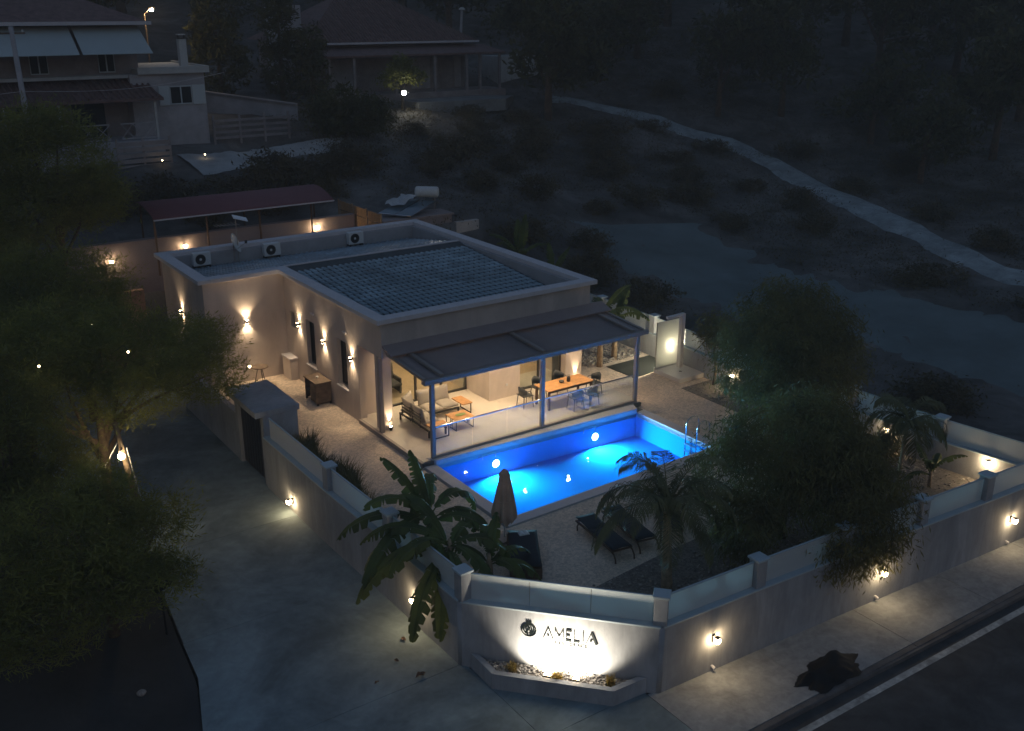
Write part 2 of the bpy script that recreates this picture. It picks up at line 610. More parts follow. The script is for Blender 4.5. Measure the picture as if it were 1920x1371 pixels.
CTRL = [(-30, -30, -1.3), (-10, -30, -1.3), (10, -30, -1.3), (40, -30, -1.2), (-30, -10, -1.3), (-14, -6, -1.3), (-12, 4, -1.2), (-20, 8, -0.6),
        (0, -10, -1.3), (8, -5, -1.3), (14, -10, -1.2), (0, 5, -1.0), (20, -10, -0.6), (30, -12, -0.4), (16, 2, -0.4), (24, 2, -0.1), (24, 9.7, 0.5),
        (33.3, -3.1, 0.2), (36.8, 4.2, 1.0), (18.5, 17, 2.9), (13.8, 20.3, 4.4), (44, 19.8, 2.4), (41.7, 31.3, 5.0), (36.6, 34.9, 6.5), (24, 43, 7.2),
        (36, 40, 7.2), (3.7, 28.6, 5.2), (8.3, 25.4, 5.2), (5.5, 31, 6.0), (0, 19, 3.4), (6, 19, 3.4), (-6, 20, 3.2), (-14, 24, 4.0), (-6, 32, 6.0),
        (28, 26, 3.6), (20, 30, 5.4), (52, 8, 2.6), (60, 20, 5.2), (55, 32, 7.6), (70, 35, 11), (50, 50, 11), (30, 62, 11), (10, 60, 9.5), (-10, 60, 9.0),
        (-40, 40, 6), (80, 10, 8), (60, -10, 2), (90, 50, 18), (60, 75, 18), (20, 95, 16), (-20, 95, 13), (110, 90, 30), (60, 130, 30), (0, 150, 22), (150, 60, 30),
        (100, -20, 6), (150, 0, 20), (150, 150, 42), (-60, 100, 12), (-60, 0, 0)]
TP, TW = tps_fit(CTRL)


def tz_raw(x, y):
    x = np.asarray(x, float)
    y = np.asarray(y, float)
    d = np.sqrt((x[..., None] - TP[:, 0]) ** 2 + (y[..., None] - TP[:, 1]) ** 2)
    K = np.where(d > 0, d ** 2 * np.log(d + 1e-9), 0)
    n = len(TP)
    z = K @ TW[:n] + TW[n] + TW[n + 1] * x + TW[n + 2] * y
    z = z + 0.22 * np.sin(x * 0.55 + 1.3 * np.sin(y * 0.31)) * np.sin(y * 0.47 + 0.6) * np.clip((z + 0.5) / 3, 0, 1)
    inside = ((x > -10.2) & (x < 14.1) & (y < 15.4)) | (y < -13.2) | ((x < -9) & (y < 6))
    return np.where(inside, np.minimum(z, -1.35), z)


def tz(x, y):
    return float(tz_raw(np.array([x]), np.array([y]))[0])


def make_terrain():
    xs = np.unique(np.concatenate([np.arange(-90, -24, 5.0), np.arange(-24, 60, 0.95), np.arange(60, 240, 4.0)]))
    ys = np.unique(np.concatenate([np.arange(-70, -20, 5.0), np.arange(-20, 70, 0.95), np.arange(70, 240, 4.0)]))
    X, Y = np.meshgrid(xs, ys)
    Z = tz_raw(X, Y) + rng.normal(0, 0.03, X.shape)
    nx, ny = len(xs), len(ys)
    V = np.stack([X.ravel(), Y.ravel(), Z.ravel()], 1)
    idx = np.arange(nx * ny).reshape(ny, nx)
    Fc = np.stack([idx[:-1, :-1].ravel(), idx[:-1, 1:].ravel(), idx[1:, 1:].ravel(), idx[1:, :-1].ravel()], 1)
    me = bpy.data.meshes.new('hillside')
    me.from_pydata(V.tolist(), [], Fc.tolist())
    me.materials.append(M['terrain'])
    me.polygons.foreach_set('use_smooth', [True] * len(me.polygons))
    o = link('hillside_ground', me)
    tag(o, 'dark dry hillside ground rising behind the villa', 'ground')
    return struct(o)


make_terrain()


def strip(name, pts, width, material, lift=0.05, n=60, wob=0.25):
    pts = [Vector((*p, 0)) for p in pts]
    # resample
    seg = [(pts[i + 1] - pts[i]).length for i in range(len(pts) - 1)]
    tot = sum(seg)
    P = []
    for k in range(n + 1):
        s = tot * k / n
        i = 0
        while i < len(seg) - 1 and s > seg[i]:
            s -= seg[i]
            i += 1
        P.append(pts[i].lerp(pts[i + 1], s / seg[i]))
    # smooth
    for _ in range(6):
        P = [P[0]] + [(P[i - 1] + P[i] * 2 + P[i + 1]) / 4 for i in range(1, n)] + [P[-1]]
    vs, fs = [], []
    m = 6
    for i, p in enumerate(P):
        d = (P[min(i + 1, n)] - P[max(i - 1, 0)]).normalized()
        s = Vector((d.y, -d.x, 0))
        w = width * (0.9 + wob * (rng.random() - .5))
        for j in range(m + 1):
            q = p + s * w * (j / m - .5)
            rut = 0.04 * math.cos((j / m - .5) * 4 * math.pi)
            vs.append((q.x, q.y, tz(q.x, q.y) + lift + (0.08 if 0 < j < m else -0.10) + rut))
    for i in range(n):
        for j in range(m):
            a = i * (m + 1) + j
            fs.append((a, a + m + 1, a + m + 2, a + 1))
    return MB().add(vs, fs).build(name, material, smooth=True)


pth = strip('dirt_track', [(72, -16), (46, -8.5), (34.5, -2.0), (37.5, 4.8), (40.5, 12), (43, 20.5), (43.5, 26), (41, 31.5), (36.8, 35.0), (34.2, 36.3)], 2.5, M['path'], wob=.3)
struct(tag(pth, 'pale dirt track running up the dark slope', 'path'))
fld = strip('pale_field', [(24.5, 15.0), (23.2, 9), (24, 3.5), (26, -1.5), (26.5, -9)], 10.5, mat('pale_bare_earth', (0.115, 0.15, 0.155), 0.95, var=0.25, scale=0.3, bump=0.4, bscale=4, detail=9), 0.0, 40, 0.3)
struct(tag(fld, 'pale bare earth clearing beyond the east garden wall', 'field'))

# ------------------------------------------------------------------ driveway, pavement, road
G = -1.0
soil = MB().prism([(-45, 16), (-45, -30), (-3, -30), (-6.2, -15), (-9.35, -9.6), (-8.84, -7.5), (-8.66, -5.6), (-8.36, -2.87), (-8.7, 0.2), (-9.4, 3), (-9.4, 16)], -1.4, -1.05).build('bare_soil', M['soil'])
struct(tag(soil, 'black bare soil along the left edge of the driveway', 'soil'))
dw = MB().prism([(-9.4, 16), (-3.3, 16), (-3.3, -9), (-3.3, -11), (-0.3, -14), (-0.7, -16.05), (-6.0, -16.05), (-9.3, -9.35), (-8.78, -7.5), (-8.6, -5.6), (-8.3, -2.87), (-8.64, 0.2), (-9.35, 3)], -1.35, -1.03).build('driveway', M['kerb'])
struct(tag(dw, 'smooth grey concrete driveway left of the villa wall', 'driveway'))


def slab(poly, parent, material, z0=-1.03, z1=-1.0, name='slab'):
    return MB().prism(poly, z0, z1).build(name, material, parent)


g_ = 0.012
slab([(-9.35, 16), (-3.45 - g_, 16), (-3.45 - g_, -1.5), (-8.43, -1.5), (-8.64, 0.2), (-9.3, 3)], dw, M['concrete'])
slab([(-8.43, -1.5 - g_), (-3.45 - g_, -1.5 - g_), (-3.45 - g_, -6.0), (-8.63, -6.0), (-8.3, -2.87)], dw, M['concrete'])
slab([(-8.65, -6.0 - g_), (-3.45 - g_, -6.0 - g_), (-3.45 - g_, -10.5), (-8.7, -10.5), (-9.3, -9.35), (-8.78, -7.5)], dw, M['concrete'])
slab([(-8.68, -10.5 - g_), (-3.45 - g_, -10.5 - g_), (-3.45 - g_, -13.64), (-7.15, -13.64)], dw, M['concrete'])
slab([(-3.45, -10.8), (-3.3, -10.8), (-0.75, -13.64), (-3.45, -13.64)], dw, M['concrete'])
slab([(-7.15, -13.64 - g_), (-3.45 - g_, -13.64 - g_), (-3.45 - g_, -16.05), (-6.0, -16.05)], dw, M['concrete'])
slab([(-3.45, -13.64 - g_), (-0.7 - g_, -13.64 - g_), (-0.7 - g_, -16.05), (-3.45, -16.05)], dw, M['concrete'])

pv = MB().prism([(-0.7, -13.7), (40, -16.2), (40, -17.4), (-0.7, -16.05)], -1.35, -1.03).build('pavement', M['kerb'])
struct(tag(pv, 'pale concrete pavement between garden wall and road', 'pavement'))


def wy(x):      # outer line of the street wall
    return -13.955 - 0.062 * x


def ky(x):      # kerb line
    return -16.08 - 0.02 * x


xs_ = [-0.7, 2.6, 5.9, 9.2, 12.5, 16, 24, 40]
for a, b in zip(xs_[:-1], xs_[1:]):
    slab([(a + g_ / 2, ky(a) + .16), (b - g_ / 2, ky(b) + .16), (b - g_ / 2, wy(b) + .1), (a + g_ / 2, wy(a) + .1)], pv, M['pavement'])
    MB().prism([(a + .004, ky(a)), (b - .004, ky(b)), (b - .004, ky(b) + .15), (a + .004, ky(a) + .15)], -1.3, -1.012).build('kerb', M['kerb'], pv, bevel=0.015)
rd = MB().prism([(-60, -14.9), (-6.0, -15.98), (-0.7, ky(-.7) - .001), (60, ky(60) - .001), (60, -34), (-60, -34)], -1.4, -1.13).build('road', M['asphalt'])
struct(tag(rd, 'dark asphalt road at the lower right', 'road'))
MB().prism([(-5, ky(-5) - .33), (60, ky(60) - .33), (60, ky(60) - .50), (-5, ky(-5) - .50)], -1.128, -1.125).build('edge_line', M['paint'], rd)

# ------------------------------------------------------------------ property platform, pool deck
PQ = [(0.61, -2.45), (0.63, -6.62), (8.76, -6.44), (8.71, -2.8)]      # pool basin: back-left, front-left, front-right, back-right
DZ = -0.15
deck = MB()
deck.prism([(-3.42, 15), (0.13, 15), (0.13, -13.75), (-0.3, -13.62), (-3.35, -10.3)], -1.3, DZ)
deck.prism([(9.14, 15), (13.5, 15), (13.3, -1.6), (13.95, -14.6), (9.14, -14.3)], -1.3, DZ)
deck.prism([(0.13, -7.05), (9.14, -6.84), (9.14, -14.3), (0.13, -13.75)], -1.3, DZ)
deck.prism([(0.13, 15), (9.14, 15), (9.14, -2.38), (0.13, -2.38)], -1.3, DZ)
deck = deck.build('pool_deck', M['deck'])
struct(tag(deck, 'speckled pebble-washed deck around the pool and villa', 'deck'))

pool = thing('swimming_pool', 'rectangular swimming pool glowing bright blue beside the covered terrace', 'pool', (4.7, -4.6, -1.2))
PZ = -1.02
q = PQ
basin = MB()
basin.prism([q[0], q[1], q[2], q[3]], PZ - .1, PZ)
basin.build('basin_floor', M['poolfloor'], pool)
cx_, cy_ = 4.7, -4.6


def outset(p_, d):
    return (p_[0] + (d if p_[0] > cx_ else -d), p_[1] + (d if p_[1] > cy_ else -d))


wallm = MB()
for i in range(4):
    a, b = q[i], q[(i + 1) % 4]
    A_, B_ = outset(a, .1), outset(b, .1)
    wallm.prism([a, b, B_, A_], PZ - .1, -0.16)
wallm.build('basin_wall', M['poolblue'], pool)
cop = [(-0.30, 0.02), (0.38, 0), (0.38, 0), (0.38, 0)]
ow = 0.40
o0, o1, o2, o3 = (q[0][0] - ow, q[0][1] + 0.06), (q[1][0] - ow, q[1][1] - ow), (q[2][0] + ow, q[2][1] - ow), (q[3][0] + ow, q[3][1] + .06)
for pts in ([q[0], q[1], o1, o0], [q[1], q[2], o2, o1], [q[2], q[3], o3, o2]):
    MB().prism(pts, -0.3, -0.11).build('coping', M['coping'], pool, bevel=0.01)
MB().prism([q[0], q[3], (8.9, -2.385), (0.45, -2.1)], -0.3, 0.02).build('coping', M['coping'], pool, bevel=0.01)
for x in (2.55, 6.6):
    y = q[0][1] + (x - q[0][0]) * (q[3][1] - q[0][1]) / (q[3][0] - q[0][0])
    s = MB()
    for a, b in (((x - .25, y - .012, -.20), (x + .25, y - .028, -.20)), ((x - .25, y - .012, -.38), (x - .25, y - .012, -.2)), ((x + .25, y - .03, -.38), (x + .25, y - .03, -.2))):
        s.beam(a, b, .02, .02)
    s.build('skimmer_frame', M['white_metal'], pool)
# underwater steps at the far right corner
for k in range(3):
    MB().box(8.05, 8.72, -6.2 + .0 * k, -5.4, PZ, PZ + .22 * (k + 1)) if False else None
water = MB()
nx = 2
water.add([(q[0][0], q[0][1], -.135), (q[1][0], q[1][1], -.135), (q[2][0], q[2][1], -.135), (q[3][0], q[3][1], -.135)], [(0, 1, 2, 3)])
wo = water.build('pool_water', M['water'])
struct(tag(wo, 'clear blue-lit water filling the swimming pool', 'water'))

for k, (x, lb) in enumerate(((2.8, 'round underwater pool lamp on the pool wall below the sofa'), (6.85, 'round underwater pool lamp on the pool wall below the dining table'))):
    y = q[0][1] + (x - q[0][0]) * (q[3][1] - q[0][1]) / (q[3][0] - q[0][0]) - .03
    t = thing('pool_light', lb, 'pool light', (x, y, -.62), group='underwater pool lamps')
    ax = Matrix.Rotation(R(90), 4, 'X')
    MB().lathe([(.15, 0), (.15, .02), (.13, .03)], (x, y + .03, -.62), 20, ax).build('rim', M['white_metal'], t)
    MB().lathe([(.128, 0), (.12, .02), (.05, .035)], (x, y + .005, -.62), 20, ax).build('lens', EM['pool'], t)
    lamp('pool_spot', 'SPOT', (x, y - .06, -.60), t, 50, (1.0, 0.94, 0.9), rot=(R(54), 0, R(180)), spot_size=R(92), spot_blend=0.7, shadow_soft_size=0.08)
    lamp('pool_flood', 'AREA', (x, y - .05, -.62), t, 100, (0.36, 0.78, 1.0), rot=(R(80), 0, R(180)), shape='DISK', size=.25, spread=R(165))

# ladder rails at the front-right corner
lad = thing('pool_ladder', 'stainless steel pool ladder at the far right corner', 'ladder', (8.9, -5.6, DZ))
for yy in (-5.35, -5.85):
    pts = [(8.95 + .35, yy, DZ)]
    for k in range(13):
        a = math.pi * k / 12
        pts.append((8.92 + .28 * math.cos(a), yy, .35 + .22 * math.sin(a)))
    pts.append((8.62, yy, -.9))
    MB().tube([(9.25, yy, -.12), (9.2, yy, .35)] + pts[2:], .021, 8).build('rail', M['steel'], lad, smooth=True)
for z in (-.35, -.6, -.85):
    MB().box(8.56, 8.68, -5.85, -5.35, z - .015, z + .015).build('step', M['steel'], lad)

# ------------------------------------------------------------------ villa
villa = thing('villa', 'white single-storey villa with flat parapet and glazed tile roof', 'house', (4.5, 6, 0))
P_ = M['plaster']
XL, XR, YB, YI, XB = 0.22, 8.86, 13.05, 8.12, -2.88          # left wall, right wall, back wall, inner L wall, left of rear wing
ZT = 3.93
wins = [(2.84, 3.58, .82, 2.54), (5.47, 6.20, .82, 2.56), (7.22, 7.62, 1.90, 2.52)]
wl = MB()
ys_ = [1.96]
for a, b, c, d in wins:
    wl.box(XL, XL + .25, ys_[-1], a, DZ, ZT)
    wl.box(XL, XL + .25, a, b, DZ, c)
    wl.box(XL, XL + .25, a, b, d, ZT)
    ys_.append(b)
wl.box(XL, XL + .25, ys_[-1], YI, DZ, ZT)
wl.box(XL, XL + .25, .2, 1.96, 2.72, ZT)
wl.build('side_wall', P_, villa)
MB().box(XB, XL + .25, YI, YI + .25, DZ, ZT - .002).build('wing_front_wall', P_, villa)
MB().box(XB, XB + .25, YI + .25, YB, DZ, ZT).build('wing_side_wall', P_, villa)
MB().box(XB + .25, XR, YB - .25, YB, DZ, ZT).build('rear_wall', P_, villa)
MB().box(XR - .25, XR, 1.4, YB - .25, DZ, ZT).build('east_wall', P_, villa)
MB().box(XL + .25, XR, .2, .45, 2.72, ZT).build('front_fascia', P_, villa)
MB().box(XR - .25, XR, .45, 1.4, 2.72, ZT).build('fascia_return', P_, villa)
MB().box(XL + .25, XR - .25, .45, 12.8, 2.74, 2.9).build('ceiling', P_, villa)
# left pillar, right pillar, the box by the doors, recessed wall
MB().box(.36, .76, .62, 1.02, 0, 2.74).build('pillar', P_, villa)
MB().box(8.25, 9.02, .78, 1.05, 0, 2.719).build('pillar', P_, villa)
MB().box(4.80, 6.15, .80, 2.42, 0, 2.74).build('chimney_breast', P_, villa)
MB().box(XL + .25, 1.55, 2.2, 2.42, 0, 2.74).build('recessed_wall', P_, villa)
for z in (0.45, 1.25):
    MB().box(5.52, 5.60, .785, .802, z, z + .08).build('socket_plate', M['white_metal'], villa)
# parapet copings
cz0, cz1 = 3.93, 4.09
for nm, b in (('front', (0, 9.04, 0, .45)), ('east', (8.59, 9.04, .45, 12.82)), ('rear', (-3.09, 9.04, 12.82, 13.27)), ('wing', (-3.09, -2.62, 7.95, 12.82)), ('inner', (-2.62, .45, 7.95, 8.40)), ('side', (0, .45, .45, 7.95))):
    MB().box(*b, cz0, cz1).build('parapet_coping', M['coping'], villa, bevel=0.012)
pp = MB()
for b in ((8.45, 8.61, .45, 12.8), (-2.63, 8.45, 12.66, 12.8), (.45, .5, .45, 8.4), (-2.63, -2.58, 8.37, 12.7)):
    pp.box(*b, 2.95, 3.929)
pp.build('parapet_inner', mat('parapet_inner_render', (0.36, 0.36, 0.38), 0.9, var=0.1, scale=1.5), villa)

# roof
RY, RZ = 8.62, 3.93
EYf, EZf = 0.46, 3.30
EYb, EZb = 12.66, 3.32
rb = MB()
rb.add([(.45, EYf, EZf), (8.46, EYf, EZf), (8.46, RY, RZ), (.45, RY, RZ)], [(0, 1, 2, 3)])
rb.add([(.45, RY, RZ), (8.46, RY, RZ), (8.46, EYb, EZb), (.45, EYb, EZb)], [(0, 1, 2, 3)])
rb.add([(-2.6, 8.42, 3.80), (.45, 8.42, 3.80), (.45, EYb, EZb), (-2.6, EYb, EZb)], [(0, 1, 2, 3)])
roof = rb.build('roof', M['roofbase'], villa)
TWd, TLn = 0.245, 0.375


def tile_geo():
    """one barrel tile, local: x across, y down the slope, seen half pipe plus pan"""
    m = MB()
    n = 6
    vs, fs = [], []
    for j, (yy, r, lift) in enumerate(((-0.02, .060, .000), (TLn + .02, .088, .042))):
        for k in range(n + 1):
            t = math.pi * k / n
            vs.append((r * math.cos(t), yy, lift + r * .85 * math.sin(t)))
    for k in range(n):
        fs.append((k, k + 1, n + 2 + k, n + 1 + k))
    k0 = len(vs)
    for k in range(n + 1):
        t = math.pi * k / n
        vs.append((.075 * math.cos(t), TLn + .02, .034 + .06 * math.sin(t) - .02))
    for k in range(n):
        fs.append((n + 1 + k, n + 2 + k, k0 + k + 1, k0 + k))
    return m.add(vs, fs)


tg = tile_geo()
tile_me = tg.mesh('roof_tile', M['rooftile'], True)
ang = math.atan2(RZ - EZf, RY - EYf)
cols = int(7.95 / TWd)
rows = int((RY - .55 - EYf) / TLn / math.cos(ang))
stuffv, stufff = [], []
pieces = 0
for r_ in range(rows):
    for c in range(cols):
        x = .60 + c * TWd
        d = r_ * TLn
        y = EYf + .02 + (d + TLn) * math.cos(ang)
        z = EZf + (d + TLn) * math.sin(ang) + .004
        jit = random.uniform(-.006, .006)
        mt = Matrix.Translation((x + jit, y + jit, z)) @ Matrix.Rotation(ang, 4, 'X') @ Matrix.Rotation(math.pi, 4, 'Z') @ Matrix.Translation((-.0, 0, 0))
        # after the Z turn, local +y points down the slope (towards -Y)
        if r_ < 9 and pieces < 295:
            o = bpy.data.objects.new('tile', tile_me)
            COL.objects.link(o)
            o.parent = roof
            o.matrix_local = mt
            pieces += 1
        else:
            k = len(stuffv)
            stuffv += [tuple(mt @ Vector(v)) for v in tg.v]
            stufff += [tuple(i + k for i in f_) for f_ in tg.f]
angb = math.atan2(RZ - EZb, EYb - RY)
for c in range(int(11.0 / TWd)):
    x = -2.5 + c * TWd
    if x > 8.35:
        continue
    y0 = RY + .1 if x > .4 else 8.5
    nrow = int((EYb - y0) / TLn)
    for r_ in range(nrow):
        d = (y0 - RY) + r_ * TLn
        mt = Matrix.Translation((x, RY + d * math.cos(angb), RZ - d * math.sin(angb) + .004)) @ Matrix.Rotation(-angb, 4, 'X')
        k = len(stuffv)
        stuffv += [tuple(mt @ Vector(v)) for v in tg.v]
        stufff += [tuple(i + k for i in f_) for f_ in tg.f]
tag(MB().add(stuffv, stufff).build('tile_field', M['rooftile'], roof, smooth=True), kind='stuff')
MB().box(.5, 8.45, RY - .06, RY + .08, RZ - .1, RZ + .10).build('ridge', M['coping'], roof)
MB().add([(.5, RY - .55, RZ - .03), (8.45, RY - .55, RZ - .03), (8.45, RY - .06, RZ + .06), (.5, RY - .06, RZ + .06)], [(0, 1, 2, 3)]).build('ridge_flashing', M['flash'], roof)

# side windows
for (a, b, c, d) in wins:
    w = MB()
    x0 = XL + .15
    for bb in ((x0, x0 + .05, a, a + .05, c, d), (x0, x0 + .05, b - .05, b, c, d), (x0, x0 + .05, a + .05, b - .05, c, c + .05), (x0, x0 + .05, a + .05, b - .05, d - .05, d)):
        w.box(*bb)
    wf = w.build('window', M['dark_frame'], villa)
    MB().box(x0 + .02, x0 + .03, a + .05, b - .05, c + .05, d - .05).build('pane', M['darkglass'], wf)
    if c < 1.5:
        MB().box(XL - .07, XL + .14, a - .06, b + .06, c - .06, c - .012).build('sill', M['coping'], wf, bevel=0.006)
# terrace floor and interior
slabm = MB().prism([(0.15, -2.375), (9.3, -2.375), (9.3, 1.0), (0.45, 1.0), (0.15, 1.96)], -0.3, -0.012).build('terrace_slab', M['kerb'], villa)
MB().box(.14, .24, -2.374, 1.955, -.3, .008).build('terrace_edge', M['steel_grey'], villa)
tx = [0.25, 1.45, 2.65, 3.85, 5.05, 6.25, 7.45, 8.65, 9.3]
ty = [-2.3, -1.1, 0.1, 1.3, 2.5]
for i in range(len(tx) - 1):
    for j in range(len(ty) - 1):
        MB().box(tx[i] + .002, tx[i + 1] - .002, ty[j] + .002, ty[j + 1] - .002, -.011, 0).build('floor_tile', M['terrace'], slabm)
MB().box(.5, 8.6, 2.5, 7.5, -.14, -.001).build('interior_floor', M['intfloor'], villa)
MB().box(.5, 8.6, 7.3, 7.42, 0, 2.73).build('interior_wall', M['interior'], villa)
MB().box(4.7, 4.8, 2.43, 7.3, 0, 2.73).build('interior_wall', M['interior'], villa)


def sliding(x0, x1, y, n, name='sliding_door'):
    f_ = MB()
    f_.box(x0, x1, y, y + .1, 0.001, .06)
    f_.box(x0, x1, y, y + .1, 2.62, 2.739)
    xs2 = [x0 + (x1 - x0) * k / n for k in range(n + 1)]
    for x in xs2:
        f_.box(max(x - .035, x0), min(x + .035, x1), y + .005, y + .095, .06, 2.62)
    fo = f_.build(name, M['dark_frame'], villa)
    for a, b in zip(xs2[:-1], xs2[1:]):
        MB().box(a + .035, b - .035, y + .045, y + .055, .06, 2.62).build('pane', M['glass'], fo)


sliding(1.56, 4.79, 2.32, 3)
sliding(6.16, 8.24, 1.05, 2)
MB().box(7.95, 8.22, 1.18, 1.24, .02, 2.6).build('curtain', M['sofa_dark'], villa)

# pergola
pg = thing('pergola', 'grey metal pergola with charcoal fabric roof over the poolside terrace', 'pergola', (4.8, -1, 0))
ST = M['steel_grey']
for x, y, h in ((.64, -2.24, 2.56), (4.91, -2.24, 2.56), (9.08, -2.24, 2.56)):
    MB().box(x - .065, x + .065, y - .065, y + .065, -.02, h).build('post', ST, pg, bevel=0.006)
MB().box(.22, .36, .46, .60, -.13, 2.72).build('post', ST, pg, bevel=0.006)
MB().box(.32, 9.42, -2.36, -2.16, 2.561, 2.69).build('front_beam', ST, pg, bevel=0.008)
MB().box(.30, 9.44, -2.42, -2.361, 2.58, 2.72).build('gutter', ST, pg)
for x in (1.03, 4.98, 8.90):
    MB().beam((x, .18, 2.90), (x, -2.22, 2.73), .13, .09).build('rafter', ST, pg, bevel=0.006)
MB().beam((.42, .18, 2.85), (.42, -2.2, 2.68), .10, .10).build('rafter', ST, pg, bevel=0.006)
MB().beam((9.36, .18, 2.85), (9.36, -2.2, 2.68), .10, .10).build('rafter', ST, pg, bevel=0.006)
MB().beam((.25, -.07, 3.05), (9.45, -.07, 3.05), .62, .05, (0, -.34, 1)).build('roof_flashing', M['fabric_grey'], pg)
for a, b in ((.44, 1.03), (1.03, 4.98), (4.98, 8.90), (8.90, 9.36)):
    vs, fs = [], []
    n = 8
    for j in range(n + 1):
        t = j / n
        y = -.15 - 2.05 * t
        z = 2.84 - .150 * t - .03 * math.sin(math.pi * t)
        vs += [(a, y, z), (b, y, z), (a, y, z + .012), (b, y, z + .012)]
    for j in range(n):
        k = 4 * j
        fs += [(k, k + 1, k + 5, k + 4), (k + 2, k + 6, k + 7, k + 3), (k, k + 4, k + 6, k + 2), (k + 1, k + 3, k + 7, k + 5)]
    MB().add(vs, fs).build('fabric_panel', M['fabric_grey'], pg, smooth=True)

# balustrade
bl = thing('glass_balustrade', 'glass balustrade with steel handrail between terrace and pool', 'balustrade', (4.9, -2.24, 0))
for a, b in ((.72, 2.10), (2.12, 3.46), (3.48, 4.83), (4.99, 7.62), (7.64, 9.0)):
    MB().box(a, b, -2.247, -2.233, .06, 1.04).build('pane', M['railglass'], bl)
for a, b in ((.71, 4.84), (4.98, 9.01)):
    MB().box(a, b, -2.275, -2.205, 1.041, 1.075).build('handrail', M['steel'], bl, bevel=0.006)
    MB().box(a, b, -2.29, -2.19, .004, .10).build('base_channel', ST, bl)

# downlights under the pergola and soffit
dn = 0
DL = [('near the sofa corner', 1.9, 1.5), ('over the sofa', 2.6, .1), ('over the coffee table', 3.0, -1.2), ('between sofa and wall box', 4.2, 1.5),
      ('above the wall box edge', 4.95, -.35), ('above the middle post', 5.0, -1.25), ('over the left of the dining table', 6.6, .1), ('over the dining table', 6.9, -1.2), ('beside the right pillar', 8.5, -.4)]
for nm, x, y in DL:
    z = 2.73 if y > .5 else 2.60
    t = thing('downlight', 'small round downlight under the terrace roof ' + nm, 'downlight', (x, y, z), group='terrace downlights')
    MB().lathe([(.07, -.03), (.075, 0), (.02, .004)], (x, y, z), 16).build('housing', M['lamp_body'], t)
    MB().lathe([(.055, -.033), (.055, -.031)], (x, y, z), 12).build('lens', EM['down'], t)
    lamp('glow', 'AREA', (x, y, z - .04), t, 10 if y > .5 else 8, WARMW, shape='DISK', size=.11, spread=R(150))
# interior lamps
for lb, x, y in (('ceiling lamp inside the living room behind the left glass doors', 3.0, 4.6), ('ceiling lamp inside the room behind the dining table', 7.0, 4.0)):
    t = thing('ceiling_lamp', lb, 'ceiling lamp', (x, y, 2.7))
    MB().lathe([(.16, -.09), (.2, -.05), (.2, 0), (.02, .004)], (x, y, 2.73), 20).build('body', M['white_metal'], t)
    lamp('glow', 'AREA', (x, y, 2.6), t, 22, WARM, shape='DISK', size=.3)


# ------------------------------------------------------------------ wall lamps
def sconce(loc, nrm, label, e=7.0):
    """up-down wall light; nrm = outward wall normal"""
    n = Vector((*nrm, 0)).normalized()
    c = Vector(loc) + n * .09
    t = thing('wall_sconce', label, 'wall lamp', loc, group='up and down wall lamps on the villa')
    MB().lathe([(.045, -.055), (.05, -.05), (.05, .05), (.045, .055)], c, 14).build('body', M['lamp_body'], t)
    MB().beam(Vector(loc) - n * .01, c, .05, .05).build('bracket', M['lamp_body'], t)
    MB().lathe([(.04, .056), (.04, .062)], c, 12).build('upper_lens', EM['lens'], t)
    MB().lathe([(.04, -.062), (.04, -.056)], c, 12).build('lower_lens', EM['lens'], t)
    cc = c - n * .01
    lamp('up_beam', 'SPOT', cc + Vector((0, 0, .08)), t, e, WARMW, rot=(R(180), 0, 0), spot_size=R(100), spot_blend=1.0, shadow_soft_size=.02)
    lamp('down_beam', 'SPOT', cc - Vector((0, 0, .08)), t, e, WARMW, rot=(0, 0, 0), spot_size=R(104), spot_blend=1.0, shadow_soft_size=.02)


sconce((XL, 6.77, 2.20), (-1, 0), 'up-down wall lamp beside the small square window', 26)
sconce((XL, 4.59, 2.12), (-1, 0), 'up-down wall lamp between the two tall narrow windows', 26)
sconce((XL, 2.38, 2.10), (-1, 0), 'up-down wall lamp nearest the terrace corner', 26)
sconce((-1.35, YI, 2.24), (0, -1), 'up-down wall lamp on the inner corner wall, with the widest glow', 42)
sconce((XB, 10.85, 2.20), (-1, 0), 'up-down wall lamp on the far left end wall', 26)


def globe_lamp(loc, nrm, label, r=.085, em='globe', group='round wall lamps on the garden wall', e=0.0):
    n = Vector((*nrm, 0)).normalized()
    c = Vector(loc) + n * (r + .05)
    t = thing('globe_lamp', label, 'wall lamp', loc, group=group)
    MB().beam(Vector(loc) - n * .01, Vector(loc) + n * .05, .09, .16).build('bracket', M['lamp_body'], t)
    MB().ball(c, r, 8, 5).build('globe', EM[em], t, smooth=True)
    MB().lathe([(r * .75, r * .8), (r * .8, r * .98), (.01, r * 1.15)], c, 12).build('cap', M['lamp_body'], t)
    return t


SWN = (-.062, -1)
globe_lamp((1.07, wy(1.07) + .0, -.08), SWN, 'lit wall lamp on the street wall nearest the sign corner')
globe_lamp((6.75, wy(6.75), -.12), SWN, 'lit wall lamp on the street wall under the weeping tree')
globe_lamp((12.23, wy(12.23), -.15), SWN, 'lit wall lamp on the street wall at the right edge')
globe_lamp((-3.745, -1.29, -.60), (-1, 0), 'lit wall lamp on the driveway wall beside the gate')
globe_lamp((-3.635, -8.65, -.17), (-1, 0), 'lit wall lamp on the driveway wall under the banana leaves')
globe_lamp((13.38, -3.04, .38), (-1, 0), 'lit lamp inside the east garden wall nearest the shower')
globe_lamp((13.42, -6.32, .48), (-1, 0), 'lit lamp inside the east garden wall behind the tree crown', .07)
globe_lamp((13.58, -9.65, .50), (-1, 0), 'lit lamp inside the east garden wall behind the thin palm')
globe_lamp((13.78, -13.03, .56), (-1, 0), 'lit lamp inside the east garden wall nearest the street corner', .10)


